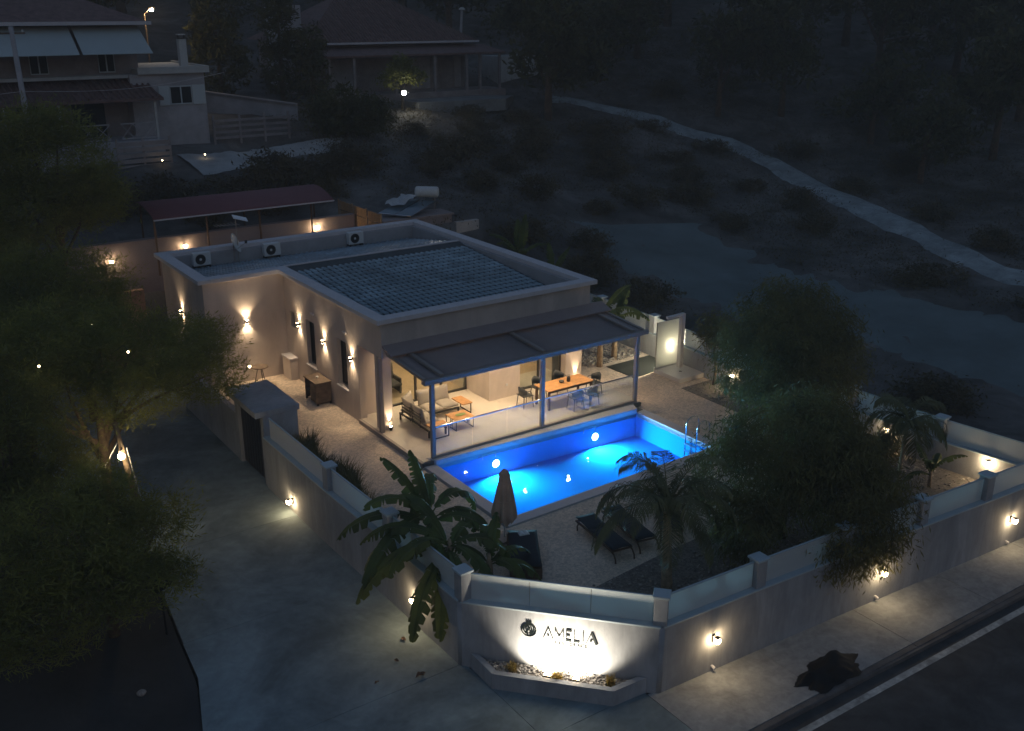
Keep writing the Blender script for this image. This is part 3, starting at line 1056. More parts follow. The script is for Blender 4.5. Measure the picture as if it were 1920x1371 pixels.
# floor uplights on the two pillars
def uplight(loc, label, e):
    t = thing('floor_uplight', label, 'uplight', loc)
    MB().lathe([(.05, 0), (.055, .02), (.055, .12), (.045, .13)], loc, 14).build('body', M['lamp_body'], t)
    MB().lathe([(.04, .131), (.04, .134)], loc, 12).build('lens', EM['lens'], t)
    lamp('beam', 'SPOT', Vector(loc) + Vector((0, .01, .15)), t, e, WARMW, rot=(R(176), 0, 0), spot_size=R(52), spot_blend=.9, shadow_soft_size=.02)


uplight((.62, .52, .002), 'small floor uplight at the foot of the left white pillar', 55)
uplight((8.72, .68, .002), 'small floor uplight at the foot of the right white pillar behind the dining table', 55)

# small square wall plates on the side wall
for y, lb in ((5.52, 'small pale plate on the wall above the farther tall window'), (2.86, 'small pale plate on the wall above the nearer tall window')):
    tag(MB().box(XL - .05, XL + .002, y - .13, y + .13, 2.88, 2.94).build('wall_plate', M['coping']), lb, 'plate', 'small plates on the side wall')


# ------------------------------------------------------------------ garden walls
def garden_wall(name, label, piers, nmid=1, ledge=.70, skip_first=False, material=None, panes=None):
    """solid base wall, glass panes standing on its set-back top, short piers between the panes"""
    piers = [Vector((*p_, 0)) for p_ in piers]
    w = thing(name, label, 'garden wall', (piers[0].x, piers[0].y, -1))
    mt_ = material or M['plaster_grey']
    for i, p_ in enumerate(piers):
        if i == 0 and skip_first:
            continue
        d = (piers[min(i + 1, len(piers) - 1)] - piers[max(i - 1, 0)]).normalized()
        s = Vector((-d.y, d.x, 0))
        mm = Matrix((d, s, Vector((0, 0, 1)))).transposed()
        MB().obox((p_.x, p_.y, (ledge + .05 + 1.45) / 2), (.30, .29, 1.40 - ledge), mm).build('pier', mt_, w, bevel=0.008)
        MB().obox((p_.x, p_.y, 1.48), (.38, .37, .06), mm).build('pier_cap', M['cap_skylit'], w, bevel=0.012)
        MB().lathe([(.172, -1.02), (.172, ledge - .003)], (p_.x, p_.y, 0), 16).build('wall_joint', mt_, w, smooth=True)
    for i in range(len(piers) - 1):
        a, b = piers[i], piers[i + 1]
        d = (b - a).normalized()
        ln = (b - a).length
        s = Vector((-d.y, d.x, 0))
        mm = Matrix((d, s, Vector((0, 0, 1)))).transposed()
        c = (a + b) / 2
        MB().obox((c.x, c.y, (ledge - 1.02) / 2), (ln - .004, .345, ledge + 1.02), mm).build('wall_panel', mt_, w)
        MB().obox((c.x, c.y, ledge + .026), (ln + .06, .375, .048), mm).build('ledge', M['cap_skylit'], w, bevel=0.01)
        np_ = panes[i] if panes else nmid
        L_ = ln - .32
        for k in range(np_):
            cc = a + d * (.16 + L_ * (k + .5) / np_)
            MB().obox((cc.x, cc.y, (ledge + .05 + 1.39) / 2), (L_ / np_ - .014, .018, 1.39 - ledge - .05), mm).build('glass_pane', M['frost'], w)
        MB().obox((c.x, c.y, 1.405), (ln - .30, .045, .028), mm).build('rail', M['cap_skylit'], w)
    return w


garden_wall('driveway_wall', 'grey rendered garden wall with frosted glass along the driveway', [(-3.58, .75), (-3.56, -3.67), (-3.48, -7.06), (-3.43, -10.45)], skip_first=True)
garden_wall('sign_wall', 'angled corner garden wall carrying the lit sign', [(-3.43, -10.45), (-.39, -13.77)], panes=[3], skip_first=True)
garden_wall('street_wall', 'long grey garden wall with frosted glass panels along the pavement', [(-.39, -13.77), (2.52, -13.92), (5.43, -14.10), (8.34, -14.29), (11.05, -14.47), (14.15, -14.66)], skip_first=True)
garden_wall('east_garden_wall', 'garden wall with frosted glass along the bare field side', [(14.15, -14.66), (13.72, -11.35), (13.62, -8.1), (13.55, -4.85), (13.50, -1.6), (13.68, 1.8), (13.7, 5.2), (13.7, 9)], skip_first=True)

# drain spouts under the street lamps
for x, lb in ((1.1, 'small drain spout at the wall foot below the lamp nearest the sign'), (6.7, 'small drain spout at the wall foot below the middle street lamp'), (12.2, 'small drain spout at the wall foot below the right street lamp')):
    y = wy(x)
    m_ = MB().tube([(x, y + .05, -.86), (x, y - .10, -.88)], .04, 10)
    tag(m_.build('drain_spout', M['coping']), lb, 'spout', 'drain spouts of the street wall')

# gate portal
gp = thing('gate_portal', 'white rendered gate porch with flat roof at the driveway', 'gate porch', (-3.3, 2, -1))
MB().box(-3.98, -2.5, .72, 3.35, 1.42, 1.62).build('roof_slab', M['plaster_grey'], gp, bevel=0.012)
MB().box(-3.72, -2.56, .78, 1.00, -1.02, 1.419).build('side_wall', M['plaster_grey'], gp)
MB().box(-3.72, -2.56, 3.08, 3.30, -1.02, 1.419).build('side_wall', M['plaster_grey'], gp)
gd = MB().box(-3.58, -3.52, 1.002, 3.078, -.98, 1.40).build('gate_leaf', M['dark_frame'], gp)
for k in range(9):
    y = 1.06 + k * .235
    MB().box(-3.60, -3.581, y, y + .2, -.95, 1.37).build('gate_board', M['dark_frame'], gd)
for k in range(4):
    MB().box(-3.5 + k * .28, -2.5, 1.0, 3.08, -1.02 + .0, -.83 + k * .2).build('step', M['concrete'], gp)
MB().box(-3.70, -3.5, 3.3, 9.0, -1.02, .68).build('rear_wall', M['plaster_grey'], gp)

# ------------------------------------------------------------------ sign
A_ = Vector((-3.43, -10.45, 0))
T_ = Vector((.67532, -.73752, 0))
N_ = Vector((-.73752, -.67532, 0))
SF = A_ + N_ * .174


def sp(s, z, d=0.0):
    v = SF + T_ * s + N_ * d
    return Vector((v.x, v.y, z))


sg = thing('wall_sign', 'dark raised lettering and round emblem on the lit corner wall', 'sign', sp(2.3, -.05))
Msign = Matrix((T_, N_, Vector((0, 0, 1)))).transposed()


def stroke(m, a, b, w):
    a, b = sp(*a, .012), sp(*b, .012)
    m.beam(a, b, .012, w, up=(N_.cross((b - a).normalized())))
    return m


def strokes(name, L_):
    m = MB()
    for a, b, w in L_:
        stroke(m, a, b, w)
    return m.build(name, M['sign'], sg)


B0, B1 = 0.075, 0.375      # letter foot and head
fit = [1.92, 2.16, 2.44, 2.65, 2.84, 2.92]


def dot(m, s, z, r):
    return m.lathe([(r, .004), (r, .020)], sp(s, z), 14, Matrix((T_, Vector((0, 0, 1)), N_)).transposed().to_4x4())


m = MB()
stroke(m, (1.92, B0), (2.03, B1), .016)
stroke(m, (2.14, B0), (2.03, B1), .022)
dot(m, 2.03, B0 + .09, .028)
m.build('letter', M['sign'], sg)
strokes('letter', [((2.18, B0), (2.185, B1), .016), ((2.185, B1), (2.28, B0 + .09), .026), ((2.28, B0 + .09), (2.375, B1), .020), ((2.375, B1), (2.385, B0), .016)])
strokes('letter', [((2.44, B0), (2.44, B1), .014), ((2.44, B1 - .02), (2.56, B1 - .02), .05), ((2.45, (B0 + B1) / 2), (2.53, (B0 + B1) / 2), .045), ((2.44, B0 + .02), (2.56, B0 + .02), .05)])
strokes('letter', [((2.62, B0), (2.62, B1), .018), ((2.62, B0 + .02), (2.75, B0 + .02), .045)])
strokes('letter', [((2.82, B0), (2.82, B1), .024)])
m = MB()
stroke(m, (2.89, B0), (3.01, B1), .016)
stroke(m, (3.13, B0), (3.01, B1), .055)
dot(m, 3.0, B0 + .09, .030)
m.build('letter', M['sign'], sg)
fc = bpy.data.curves.new('small_text', 'FONT')
fc.size = .12
fc.extrude = .005
for i, ch in enumerate("RESIDENCE"):
    fc.body = ch
    tmp = bpy.data.objects.new('tmp', fc)
    COL.objects.link(tmp)
    bpy.context.view_layer.update()
    me = bpy.data.meshes.new_from_object(tmp.evaluated_get(bpy.context.evaluated_depsgraph_get()))
    COL.objects.unlink(tmp)
    bpy.data.objects.remove(tmp)
    o0_ = sp(2.17 + i * .086, -.055, .012)
    vs = [o0_ + T_ * v.co.x + Vector((0, 0, v.co.y)) + N_ * v.co.z for v in me.vertices]
    fs = [tuple(p_.vertices) for p_ in me.polygons]
    MB().add(vs, fs).build('small_letter', M['sign'], sg)
# emblem: ring, crescents, prongs
LC, LZ, LR = 1.585, .235, .165


def arc(m, c, z, rx, rz_, a0, a1, w0, w1, n=22, d=.03):
    vs, fs = [], []
    for i in range(n + 1):
        t = R(a0 + (a1 - a0) * i / n)
        w = w0 + (w1 - w0) * math.sin(math.pi * i / n)
        for k, rr in ((0, -w / 2), (1, w / 2)):
            for dd in (.004, .018):
                vs.append(sp(c + (rx + rr) * math.cos(t), z + (rz_ + rr) * math.sin(t), dd))
    for i in range(n):
        k = 4 * i
        fs += [(k + 1, k + 3, k + 7, k + 5), (k, k + 4, k + 6, k + 2), (k, k + 1, k + 5, k + 4), (k + 2, k + 6, k + 7, k + 3)]
    return m.add(vs, fs)


m = MB()
arc(m, LC, LZ, LR, LR, -90, 270, .018, .018, 40)
m.build('emblem_ring', M['sign'], sg)
m = MB()
arc(m, LC, LZ + .02, LR * .72, LR * .80, 95, 265, .008, .032)
arc(m, LC, LZ + .02, LR * .72, LR * .80, -85, 85, .008, .032)
arc(m, LC, LZ + .02, LR * .38, LR * .74, 95, 265, .006, .018)
arc(m, LC, LZ + .02, LR * .38, LR * .74, -85, 85, .006, .018)
m.build('emblem_crescents', M['sign'], sg)
m = MB()
for k in (-1, 0, 1):
    stroke(m, (LC + k * .035, LZ + .10), (LC + k * .048, LZ + .245), .026)
dot(m, LC, LZ + .05, .03)
stroke(m, (LC - .06, LZ - .10), (LC, LZ + .03), .022)
stroke(m, (LC + .06, LZ - .10), (LC, LZ + .03), .022)
m.build('emblem_prongs', M['sign'], sg)

# planter under the sign
pl_ = thing('planter', 'low angled concrete planter of pebbles below the lit sign', 'planter', sp(2.3, -1, .4))
i0, i1, i2, i3 = sp(.42, 0, .02), sp(.95, 0, .52), sp(3.55, 0, .52), sp(4.08, 0, .02)
e0, e1, e2, e3 = sp(.22, 0, .02), sp(.88, 0, .66), sp(3.62, 0, .66), sp(4.28, 0, .02)
for a, b, c, d in ((i0, i1, e1, e0), (i1, i2, e2, e1), (i2, i3, e3, e2)):
    MB().prism([(v.x, v.y) for v in (a, b, c, d)], -1.02, -.60).build('planter_wall', M['plaster_grey'], pl_)
MB().prism([(v.x, v.y) for v in (i0, i1, i2, i3)], -1.02, -.72).build('gravel_fill', M['gravel'], pl_)


def rock_field(name, poly_fn, n, z, r0, r1, material, parent=None, local=False):
    base = MB().ball((0, 0, 0), 1, 6, 4, .7)
    bv = np.array(base.v)
    V, Fc = [], []
    for i in range(n):
        x, y = poly_fn()
        r = r0 + (r1 - r0) * rng.random() ** 2
        t = rng.random() * 6.28
        c, s = math.cos(t), math.sin(t)
        sc = np.array([r * (0.8 + .5 * rng.random()), r * (0.7 + .4 * rng.random()), r * .75])
        v = bv * sc
        v = np.stack([v[:, 0] * c - v[:, 1] * s + x, v[:, 0] * s + v[:, 1] * c + y, v[:, 2] + z + r * .3], 1)
        k = len(V) * len(bv)
        V.append(v)
        Fc += [tuple(a + k for a in f_) for f_ in base.f]
    me = bpy.data.meshes.new(name)
    me.from_pydata(np.concatenate(V).tolist(), [], Fc)
    me.materials.append(material)
    me.polygons.foreach_set('use_smooth', [True] * len(me.polygons))
    return link(name, me, parent, local)


def _plant_pt():
    while True:
        s, d = rng.uniform(.4, 4.1), rng.uniform(.03, .5)
        if d < min(s - .42, 4.08 - s) * .95:
            v = sp(s, 0, d)
            return v.x, v.y


tag(rock_field('pebbles', _plant_pt, 620, -.715, .022, .05, M['pebble'], pl_), kind='stuff')


# floodlights in the planter
def floodlight(s, d, label, e, tilt=20):
    c = sp(s, -.66, d)
    t = thing('sign_floodlight', label, 'floodlight', c, group='floodlights in the planter')
    MB().obox(c + Vector((0, 0, .03)), (.16, .06, .10), Msign).build('housing', M['lamp_body'], t)
    MB().obox(c + Vector((0, 0, .09)) - N_ * .0, (.14, .05, .008), Msign).build('lens', EM['lens'], t)
    dr = (-N_ * math.sin(R(tilt)) + Vector((0, 0, math.cos(R(tilt)))))
    rot = dr.to_track_quat('-Z', 'Y').to_euler()
    lamp('beam', 'SPOT', c + Vector((0, 0, .12)), t, e, (1.0, .90, .72), rot=rot, spot_size=R(136), spot_blend=.30, shadow_soft_size=.05)


floodlight(2.10, .44, 'small floodlight among the pebbles lighting the sign, left one', 105, 62)
floodlight(2.75, .44, 'small floodlight among the pebbles lighting the sign, right one', 105, 62)


# ------------------------------------------------------------------ vegetation builders
def leaf_cloud(lobes, n, size, aspect, clump, droop=0.0, seed=0, shell=.55, tuft=False):
    """lobes: (cx,cy,cz,rx,ry,rz). returns verts,faces of small diamond leaves gathered in clumps"""
    g = np.random.default_rng(seed)
    lob = np.array(lobes, float)
    vol = (lob[:, 3] * lob[:, 4] * lob[:, 5]) ** (2 / 3)
    K = max(8, n // 34)
    li = g.choice(len(lob), K, p=vol / vol.sum())
    d = g.normal(size=(K, 3))
    d /= np.linalg.norm(d, axis=1)[:, None]
    rr = shell + (1.08 - shell) * g.random(K) ** .7
    cc = lob[li, :3] + d * lob[li, 3:] * rr[:, None]
    cs = clump * (0.5 + g.random(K))
    ci = g.integers(0, K, n)
    c = cc[ci] + np.clip(g.normal(size=(n, 3)), -1.9, 1.9) * cs[ci][:, None] * np.array([1, 1, .7])
    u = g.normal(size=(n, 3))
    u[:, 2] = u[:, 2] * (1 - droop * .5) - droop * 1.8
    u += (c - lob[li[ci], :3]) / (np.linalg.norm(c - lob[li[ci], :3], axis=1)[:, None] + 1e-6) * .6
    if tuft:      # needles fan out from the middle of each clump
        o_ = c - cc[ci]
        u = g.normal(size=(n, 3)) * .45 + o_ / (np.linalg.norm(o_, axis=1)[:, None] + 1e-6) * 1.0 + np.array([0, 0, .25])
    u /= np.linalg.norm(u, axis=1)[:, None]
    w = np.cross(u, g.normal(size=(n, 3)))
    w /= np.linalg.norm(w, axis=1)[:, None]
    s = size * (.45 + 1.1 * g.random(n) ** 1.6)[:, None]
    V = np.stack([c - u * s * .5, c + w * s * aspect * .5, c + u * s * .5, c - w * s * aspect * .5], 1).reshape(-1, 3)
    Fc = np.arange(4 * n).reshape(n, 4)
    return V, Fc


def cloud_obj(name, V, Fc, material, parent=None, local=True):
    me = bpy.data.meshes.new(name)
    me.from_pydata(V.tolist(), [], Fc.tolist())
    me.materials.append(material)
    return link(name, me, parent, local)


def tree(name, label, cat, loc, h, lobes, n, size, aspect, clump, material, trunk_r=.14, droop=0.0, seed=0, lean=(0, 0), group=None, bark=None, shell=.55, limbs=True):
    t = thing(name, label, cat, loc, group=group)
    m_ = MB()
    top = Vector((lean[0], lean[1], h))
    g = random.Random(seed)
    pts = [Vector((0, 0, -.15)), Vector((lean[0] * .25 + g.uniform(-.08, .08), lean[1] * .25, h * .33)), Vector((lean[0] * .6, lean[1] * .6 + g.uniform(-.1, .1), h * .68)), top]
    m_.tube(pts, [trunk_r * 1.25, trunk_r, trunk_r * .8, trunk_r * .5], 9)
    if limbs:
        for lb in lobes:
            c = Vector(lb[:3])
            st = pts[1].lerp(pts[3], g.uniform(.15, .8))
            mid = st.lerp(c, .5) + Vector((g.uniform(-.2, .2), g.uniform(-.2, .2), .1))
            m_.tube([st, mid, c], [trunk_r * .45, trunk_r * .3, trunk_r * .12], 6)
    m_.build('trunk', bark or M['bark'], t, local=True, smooth=True)
    if name == 'pine_tree':
        n, size, aspect = int(n * 2.5), size * .80, .15
    V, Fc = leaf_cloud(lobes, n, size, aspect, clump, droop, seed, shell, name == 'pine_tree')
    cloud_obj('crown', V, Fc, material, t)
    return t


# left-hand trees over the driveway
tree('pine_tree', 'large pine over the driveway lit from below by the pole lamp', 'tree', (-8.3, 1.6, -1.1), 3.6,
     [(1.4, 1.5, 4.6, 2.3, 2.2, 1.1), (-.6, 1.6, 5.3, 2.2, 2.0, 1.2), (3.0, 2.6, 4.0, 1.7, 1.7, .9), (-2.4, .6, 5.0, 1.9, 1.9, 1.3), (.8, -.4, 3.9, 1.5, 1.2, .7), (3.4, .8, 3.6, 1.2, 1.2, .7), (4.3, 4.2, 3.7, 1.4, 1.3, .8), (-4.0, 1.5, 5.0, 1.8, 1.8, 1.2)],
     36000, .20, .16, .20, M['pine'], .17, seed=3)
tree('pine_tree', 'leafy pine at the left edge above the black soil', 'tree', (-9.9, -4.6, -1.1), 2.0,
     [(0, 0, 2.8, 1.3, 1.3, 1.1), (1.0, .1, 2.2, .95, .95, .75), (-1.0, -.4, 3.2, 1.5, 1.4, 1.2), (.4, .8, 3.1, 1.0, 1.0, .8), (-.4, -1.0, 2.0, 1.2, 1.0, .8), (-2.3, -.2, 2.6, 1.5, 1.4, 1.2), (.9, -.9, 1.7, .8, .8, .6), (-1.6, -1.2, 1.6, 1.3, 1.0, .8), (1.7, .8, 2.5, .7, .7, .5), (1.5, -.4, 1.6, .6, .6, .45), (.2, .3, 3.9, .8, .8, .5), (-3.2, -1.2, 2.0, 1.3, 1.2, 1.0)],
     26000, .19, .18, .18, M['pine'], .13, seed=5)
tree('pine_tree', 'dark pine filling the left edge between lamp pole and soil', 'tree', (-11.2, -0.8, -1.1), 3.0,
     [(0, 0, 4.0, 1.9, 1.8, 1.5), (1.2, .2, 3.0, 1.1, 1.2, .9), (-.8, .4, 2.6, 1.8, 1.6, 1.2), (.3, 1.2, 4.6, 1.4, 1.4, 1.0), (-2.0, .8, 4.6, 1.8, 1.8, 1.5), (-2.4, -.8, 3.0, 1.6, 1.6, 1.4)],
     26000, .20, .16, .20, M['pine2'], .15, seed=6)
tree('pine_tree', 'tall pine in front of the house with pale awnings', 'tree', (-6.0, 15.8, .6), 5.6,
     [(.3, .5, 6.8, 2.1, 2.0, 1.8), (1.3, .8, 5.4, 1.7, 1.7, 1.2), (-.6, .3, 8.3, 1.2, 1.2, .9), (-2.2, .3, 7.2, 1.6, 1.6, 1.3), (-1.0, .2, 5.2, 1.7, 1.7, 1.4), (.6, .6, 8.3, 1.1, 1.1, .8)],
     26000, .26, .17, .25, M['pine'], .17, seed=8)
tree('pine_tree', 'bushy pine at the far left edge below the utility pole', 'tree', (-9.3, 14.8, .2), 4.6,
     [(0, 0, 5.4, 2.0, 1.9, 1.6), (-1.6, .4, 6.4, 1.8, 1.7, 1.3), (.7, -.4, 4.2, 1.4, 1.4, 1.1), (-1.4, -.6, 4.2, 1.8, 1.7, 1.3)],
     18000, .26, .17, .25, M['pine'], .17, seed=9)
tree('pine_tree', 'rounded pine left of the villa end wall', 'tree', (-6.9, 9.6, -.9), 3.8,
     [(0, 0, 4.9, 1.9, 1.8, 1.5), (-1.6, .8, 5.4, 1.5, 1.5, 1.1), (.9, .5, 3.4, 1.1, 1.2, .9), (-1.2, -.2, 3.6, 1.4, 1.4, 1.1), (.4, -.5, 5.0, 1.0, 1.0, .7)],
     17000, .22, .17, .22, M['pine'], .15, seed=10)
tree('pine_tree', 'low dense pine at the left edge level with the villa roof', 'tree', (-9.3, 8.2, -1.0), 3.2,
     [(0, 0, 4.0, 1.8, 1.7, 1.5), (-.9, .4, 5.2, 1.5, 1.5, 1.0), (1.0, .2, 3.0, 1.4, 1.4, 1.0)],
     15000, .22, .17, .22, M['pine2'], .15, seed=12)

# trees inside the garden
tree('weeping_tree', 'big weeping tree by the east wall beyond the pool corner', 'tree', (11.2, -7.0, -.15), 2.8,
     [(.1, 0, 3.7, 2.3, 2.1, 1.1), (.9, .6, 3.0, 1.6, 1.6, 1.2), (-1.4, -.2, 2.9, 1.5, 1.5, 1.2), (.2, -.8, 2.4, 1.9, 1.5, 1.2), (1.5, -.6, 2.6, 1.2, 1.2, 1.2), (.6, .2, 4.6, 1.3, 1.2, .6), (-.9, -1.6, 2.2, 1.2, 1.1, 1.1)],
     64000, .18, .16, .22, M['weep'], .12, droop=.7, seed=21)
tree('weeping_tree', 'big weeping tree leaning over the street wall', 'tree', (6.0, -11.7, -.15), 2.4,
     [(.2, 0, 2.7, 2.1, 1.9, 1.0), (-1.6, .1, 2.1, 1.3, 1.3, 1.2), (1.3, -.1, 2.1, 1.5, 1.4, 1.1), (.3, -1.5, 2.0, 1.5, 1.2, .9), (-.3, -2.6, 1.3, .9, .6, 1.0), (.6, -2.7, 1.0, .7, .5, .8), (-2.2, -.7, 1.5, .9, .8, 1.0), (-.9, -2.3, .9, .6, .5, .8), (1.6, -1.9, 1.5, .8, .7, .8), (1.9, .8, 2.6, 1.3, 1.3, .9)],
     68000, .18, .16, .20, M['weep'], .11, droop=.8, seed=22)
tree('young_tree', 'slim young tree beside the shower wall', 'tree', (13.0, -2.35, -.15), 2.0,
     [(0, 0, 2.3, .8, .7, .5), (.3, .2, 1.9, .6, .5, .45), (-.3, -.2, 2.2, .7, .6, .4)],
     5000, .16, .2, .14, M['weep'], .05, droop=.4, seed=23)
tree('garden_shrub', 'leafy shrub lit by the east wall lamp nearest the shower', 'shrub', (13.0, -3.5, -.15), .3,
     [(0, 0, .5, .45, .45, .5), (.1, -.4, .4, .35, .35, .4)], 1800, .14, .25, .10, M['grass'], .03, seed=24)
tree('garden_shrub', 'leafy shrub lit by the lamp behind the tree crown', 'shrub', (13.0, -6.7, -.15), .3,
     [(0, 0, .5, .5, .45, .5), (.1, -.5, .4, .4, .35, .4)], 1800, .14, .25, .10, M['grass'], .03, seed=25)
tree('garden_shrub', 'low shrub in the gravel beside the thin palm', 'shrub', (12.4, -10.3, -.15), .3,
     [(0, 0, .4, .55, .5, .4), (.5, .1, .3, .35, .35, .3)], 2000, .14, .25, .12, M['grass'], .03, seed=26)


# grasses along the driveway wall
def tuft_field(name, label, ptfn, n, h, material, z, seed=1, kind='stuff', cat='grass', parent=None):
    g = np.random.default_rng(seed)
    V, Fc = [], []
    for i in range(n):
        x, y = ptfn()
        hh = h * (.5 + .8 * g.random())
        a = g.random() * 6.28
        l = hh * (.2 + .6 * g.random())
        w = .006 + .008 * g.random()
        p0 = np.array([x, y, z])
        p1 = p0 + np.array([math.cos(a) * l * .35, math.sin(a) * l * .35, hh * .65])
        p2 = p0 + np.array([math.cos(a) * l, math.sin(a) * l, hh])
        s = np.array([-math.sin(a), math.cos(a), 0]) * w
        k = len(V)
        V += [p0 - s, p0 + s, p1 + s, p1 - s, p2]
        Fc += [(k, k + 1, k + 2, k + 3), (k + 3, k + 2, k + 4)]
    o = MB().add(V, Fc).build(name, material, parent)
    if label:
        tag(o, label, cat)
    tag(o, kind=kind)
    return o


def _lg():
    y = rng.uniform(-4.2, .7)
    w = .95 + .25 * math.sin(y * 2.1)
    return -3.35 + w * rng.random() ** 1.2, y


tuft_field('ornamental_grass', 'tall ornamental grass inside the driveway wall', _lg, 9000, .70, M['grass'], DZ, 31)
for s, d, lb in ((2.33, .42, 'dry yellow tuft in the middle of the sign planter'), (3.5, .3, 'dry yellow tuft at the right of the sign planter'), (1.25, .30, 'dry yellow tuft at the left of the sign planter')):
    c_ = sp(s, 0, d)
    tuft_field('grass_tuft', lb, lambda: (c_.x + rng.normal(0, .05), c_.y + rng.normal(0, .05)), 160, .17, M['drygrass'], -.72, int(s * 10), kind=None, cat='plant')

# gravel beds with stones
gb = MB().prism([(0.14, -10.78), (2.72, -10.52), (9.0, -10.2), (11.7, -7.6), (11.75, -1.9), (13.36, -1.9), (13.55, -11.3), (13.98, -14.52), (-.2, -13.66), (-1.0, -12.78)], DZ - .02, DZ + .012).build('gravel_bed', M['gravel'])
tag(struct(gb), 'stony gravel bed along the street and east walls', 'gravel')


def _gb():
    while True:
        x, y = rng.uniform(-.6, 13.6), rng.uniform(-14.0, -2.0)
        if (y < -10.7 and y > -13.5 - .058 * x and x > -.3) or (x > 11.9 and y > -13.8) or (x > 9.6 and y < -9.6 and y > -14):
            return x, y


tag(rock_field('loose_stones', _gb, 2600, DZ + .012, .02, .055, M['pebble']), 'loose pale stones scattered over the gravel bed', 'stones', kind='stuff')
bs = MB().ball((0, 0, 0), .2, 10, 7, .75)
bs.v = [(x * (1 + .15 * math.sin(7 * y)), y * .8, z * (1 + .2 * math.cos(9 * x))) for x, y, z in bs.v]
o = bs.build('boulder', M['pebble'], smooth=True)
o.location = (10.6, -12.55, 0)
tag(o, 'pale boulder at the foot of the thin palm', 'stone')
o2 = copy_tree(o, (3.2, -12.6, 0), 1.0, 'pale boulder behind the street wall near the big palm')


# banana plants
def banana_leaf(m_, base, az, el, length, width, droop, seed, tear=.5):
    """curved blade with a midrib and torn edges"""
    g = random.Random(seed)
    n = 16
    p = Vector(base)
    d = Vector((math.cos(az) * math.cos(el), math.sin(az) * math.cos(el), math.sin(el)))
    side = Vector((-math.sin(az), math.cos(az), 0))
    st = length / n
    pts, dirs = [p.copy()], [d.copy()]
    for i in range(n):
        d = (d + Vector((0, 0, -droop / n * (1 + i / n)))).normalized()
        p = p + d * st
        pts.append(p.copy())
        dirs.append(d.copy())
    m_.tube(pts, [.022 * (1 - .8 * i / n) for i in range(n + 1)], 5)
    for sgn in (1, -1):
        i = 0
        while i < n * 2 - 1:
            # one strip of blade between tears
            ln = g.randint(1, 3) if g.random() < tear else g.randint(2, 6)
            j = min(i + ln, n * 2)
            hang = g.uniform(.15, .6)
            vs, fs = [], []
            for k in range(i, j + 1):
                t = k / (2 * n)
                f_ = t * n
                a = int(min(f_, n - 1))
                q0 = pts[a].lerp(pts[a + 1], f_ - a)
                dd = dirs[a]
                up = side.cross(dd).normalized()
                if up.z < 0:
                    up = -up
                tt = max(0, (t - .10) / .90)
                w = width * .5 * (math.sin(math.pi * min(1, tt * .93 + .05)) ** .6) if t > .10 else 0.01
                edge = (g.uniform(.93, 1.0))
                q1 = q0 + side * sgn * w * .55 * edge + up * w * (.22 - hang * .2)
                q2 = q0 + side * sgn * w * edge + up * w * (.15 - hang) - Vector((0, 0, w * hang * .4)) + dd * w * .15
                vs += [q0, q1, q2]
            for k in range(j - i):
                b_ = 3 * k
                fs += [(b_, b_ + 1, b_ + 4, b_ + 3), (b_ + 1, b_ + 2, b_ + 5, b_ + 4)]
            # pull the torn edge apart a little
            if len(vs) >= 6:
                vs[2] = vs[2].lerp(vs[5], .55)
                vs[-1] = vs[-1].lerp(vs[-4], .55)
            m_.add(vs, fs)
            i = j
    return m_


def banana(label, loc, stem_h, leaves, seed=0, stem_r=.11, lean=(0, 0), gain=1.0):
    t = thing('banana_plant', label, 'banana plant', loc, group=None)
    b = Vector(loc)
    top = b + Vector((lean[0], lean[1], stem_h))
    MB().tube([b - Vector((0, 0, .1)), b.lerp(top, .5), top, top + Vector((0, 0, .25))], [stem_r * 1.2, stem_r, stem_r * .7, stem_r * .35], 9).build('stem', M['palmtrunk'], t, smooth=True)
    for i, (az, el, ln, wd, dr) in enumerate(leaves):
        m_ = MB()
        banana_leaf(m_, top + Vector((0, 0, random.Random(seed + i).uniform(-.15, .2))), R(az), R(el), ln * gain, wd * gain ** .3, dr, seed * 31 + i)
        m_.build('leaf', M['banana'], t)
    return t


banana('tall banana plant beside the closed parasol', (-2.45, -7.35, DZ), 1.2,
       [(150, 35, 1.9, .50, 1.2), (205, 25, 2.2, .52, 1.0), (120, 62, 1.5, .42, .6), (95, 70, 1.35, .40, .4), (60, 50, 1.9, .36, 1.6), (20, 45, 1.7, .48, 1.9), (245, 40, 1.7, .5, 1.8), (320, 40, 1.6, .5, 1.8), (75, 35, 1.8, .36, 2.0), (180, 60, 1.6, .45, 1.2), (0, 25, 1.7, .4, 1.6)], 1, gain=1.45)
banana('broad banana plant drooping over the driveway wall', (-2.75, -8.75, DZ), 1.15,
       [(175, 22, 2.1, .50, 1.2), (215, 18, 2.0, .50, 1.3), (250, 28, 1.7, .50, 2.0), (285, 30, 1.9, .44, 2.6), (140, 40, 1.8, .5, 1.2), (100, 55, 1.6, .45, 1.0), (35, 40, 1.5, .45, 1.5), (330, 45, 1.4, .45, 1.8), (195, 50, 1.7, .45, 1.4), (160, 12, 2.0, .48, 1.1), (230, 5, 1.8, .5, 1.4)], 2, gain=1.4)
banana('short banana plant in front of the daybed by the corner pier', (-2.05, -9.45, DZ), .85,
       [(10, 30, 1.35, .42, 1.1), (335, 22, 1.35, .42, 1.3), (300, 35, 1.1, .40, 1.8), (60, 50, 1.2, .40, 1.2), (130, 50, 1.1, .36, 1.2), (40, 70, 1.1, .34, .6)], 3, gain=1.2)
banana('young banana plant in the gravel by the east wall', (12.1, -12.2, DZ), .45,
       [(100, 70, .9, .28, .7), (200, 62, .9, .28, .9), (300, 60, .9, .28, .9), (20, 55, .8, .26, 1.0), (150, 40, .8, .22, 1.5)], 4, .05, gain=1.3)
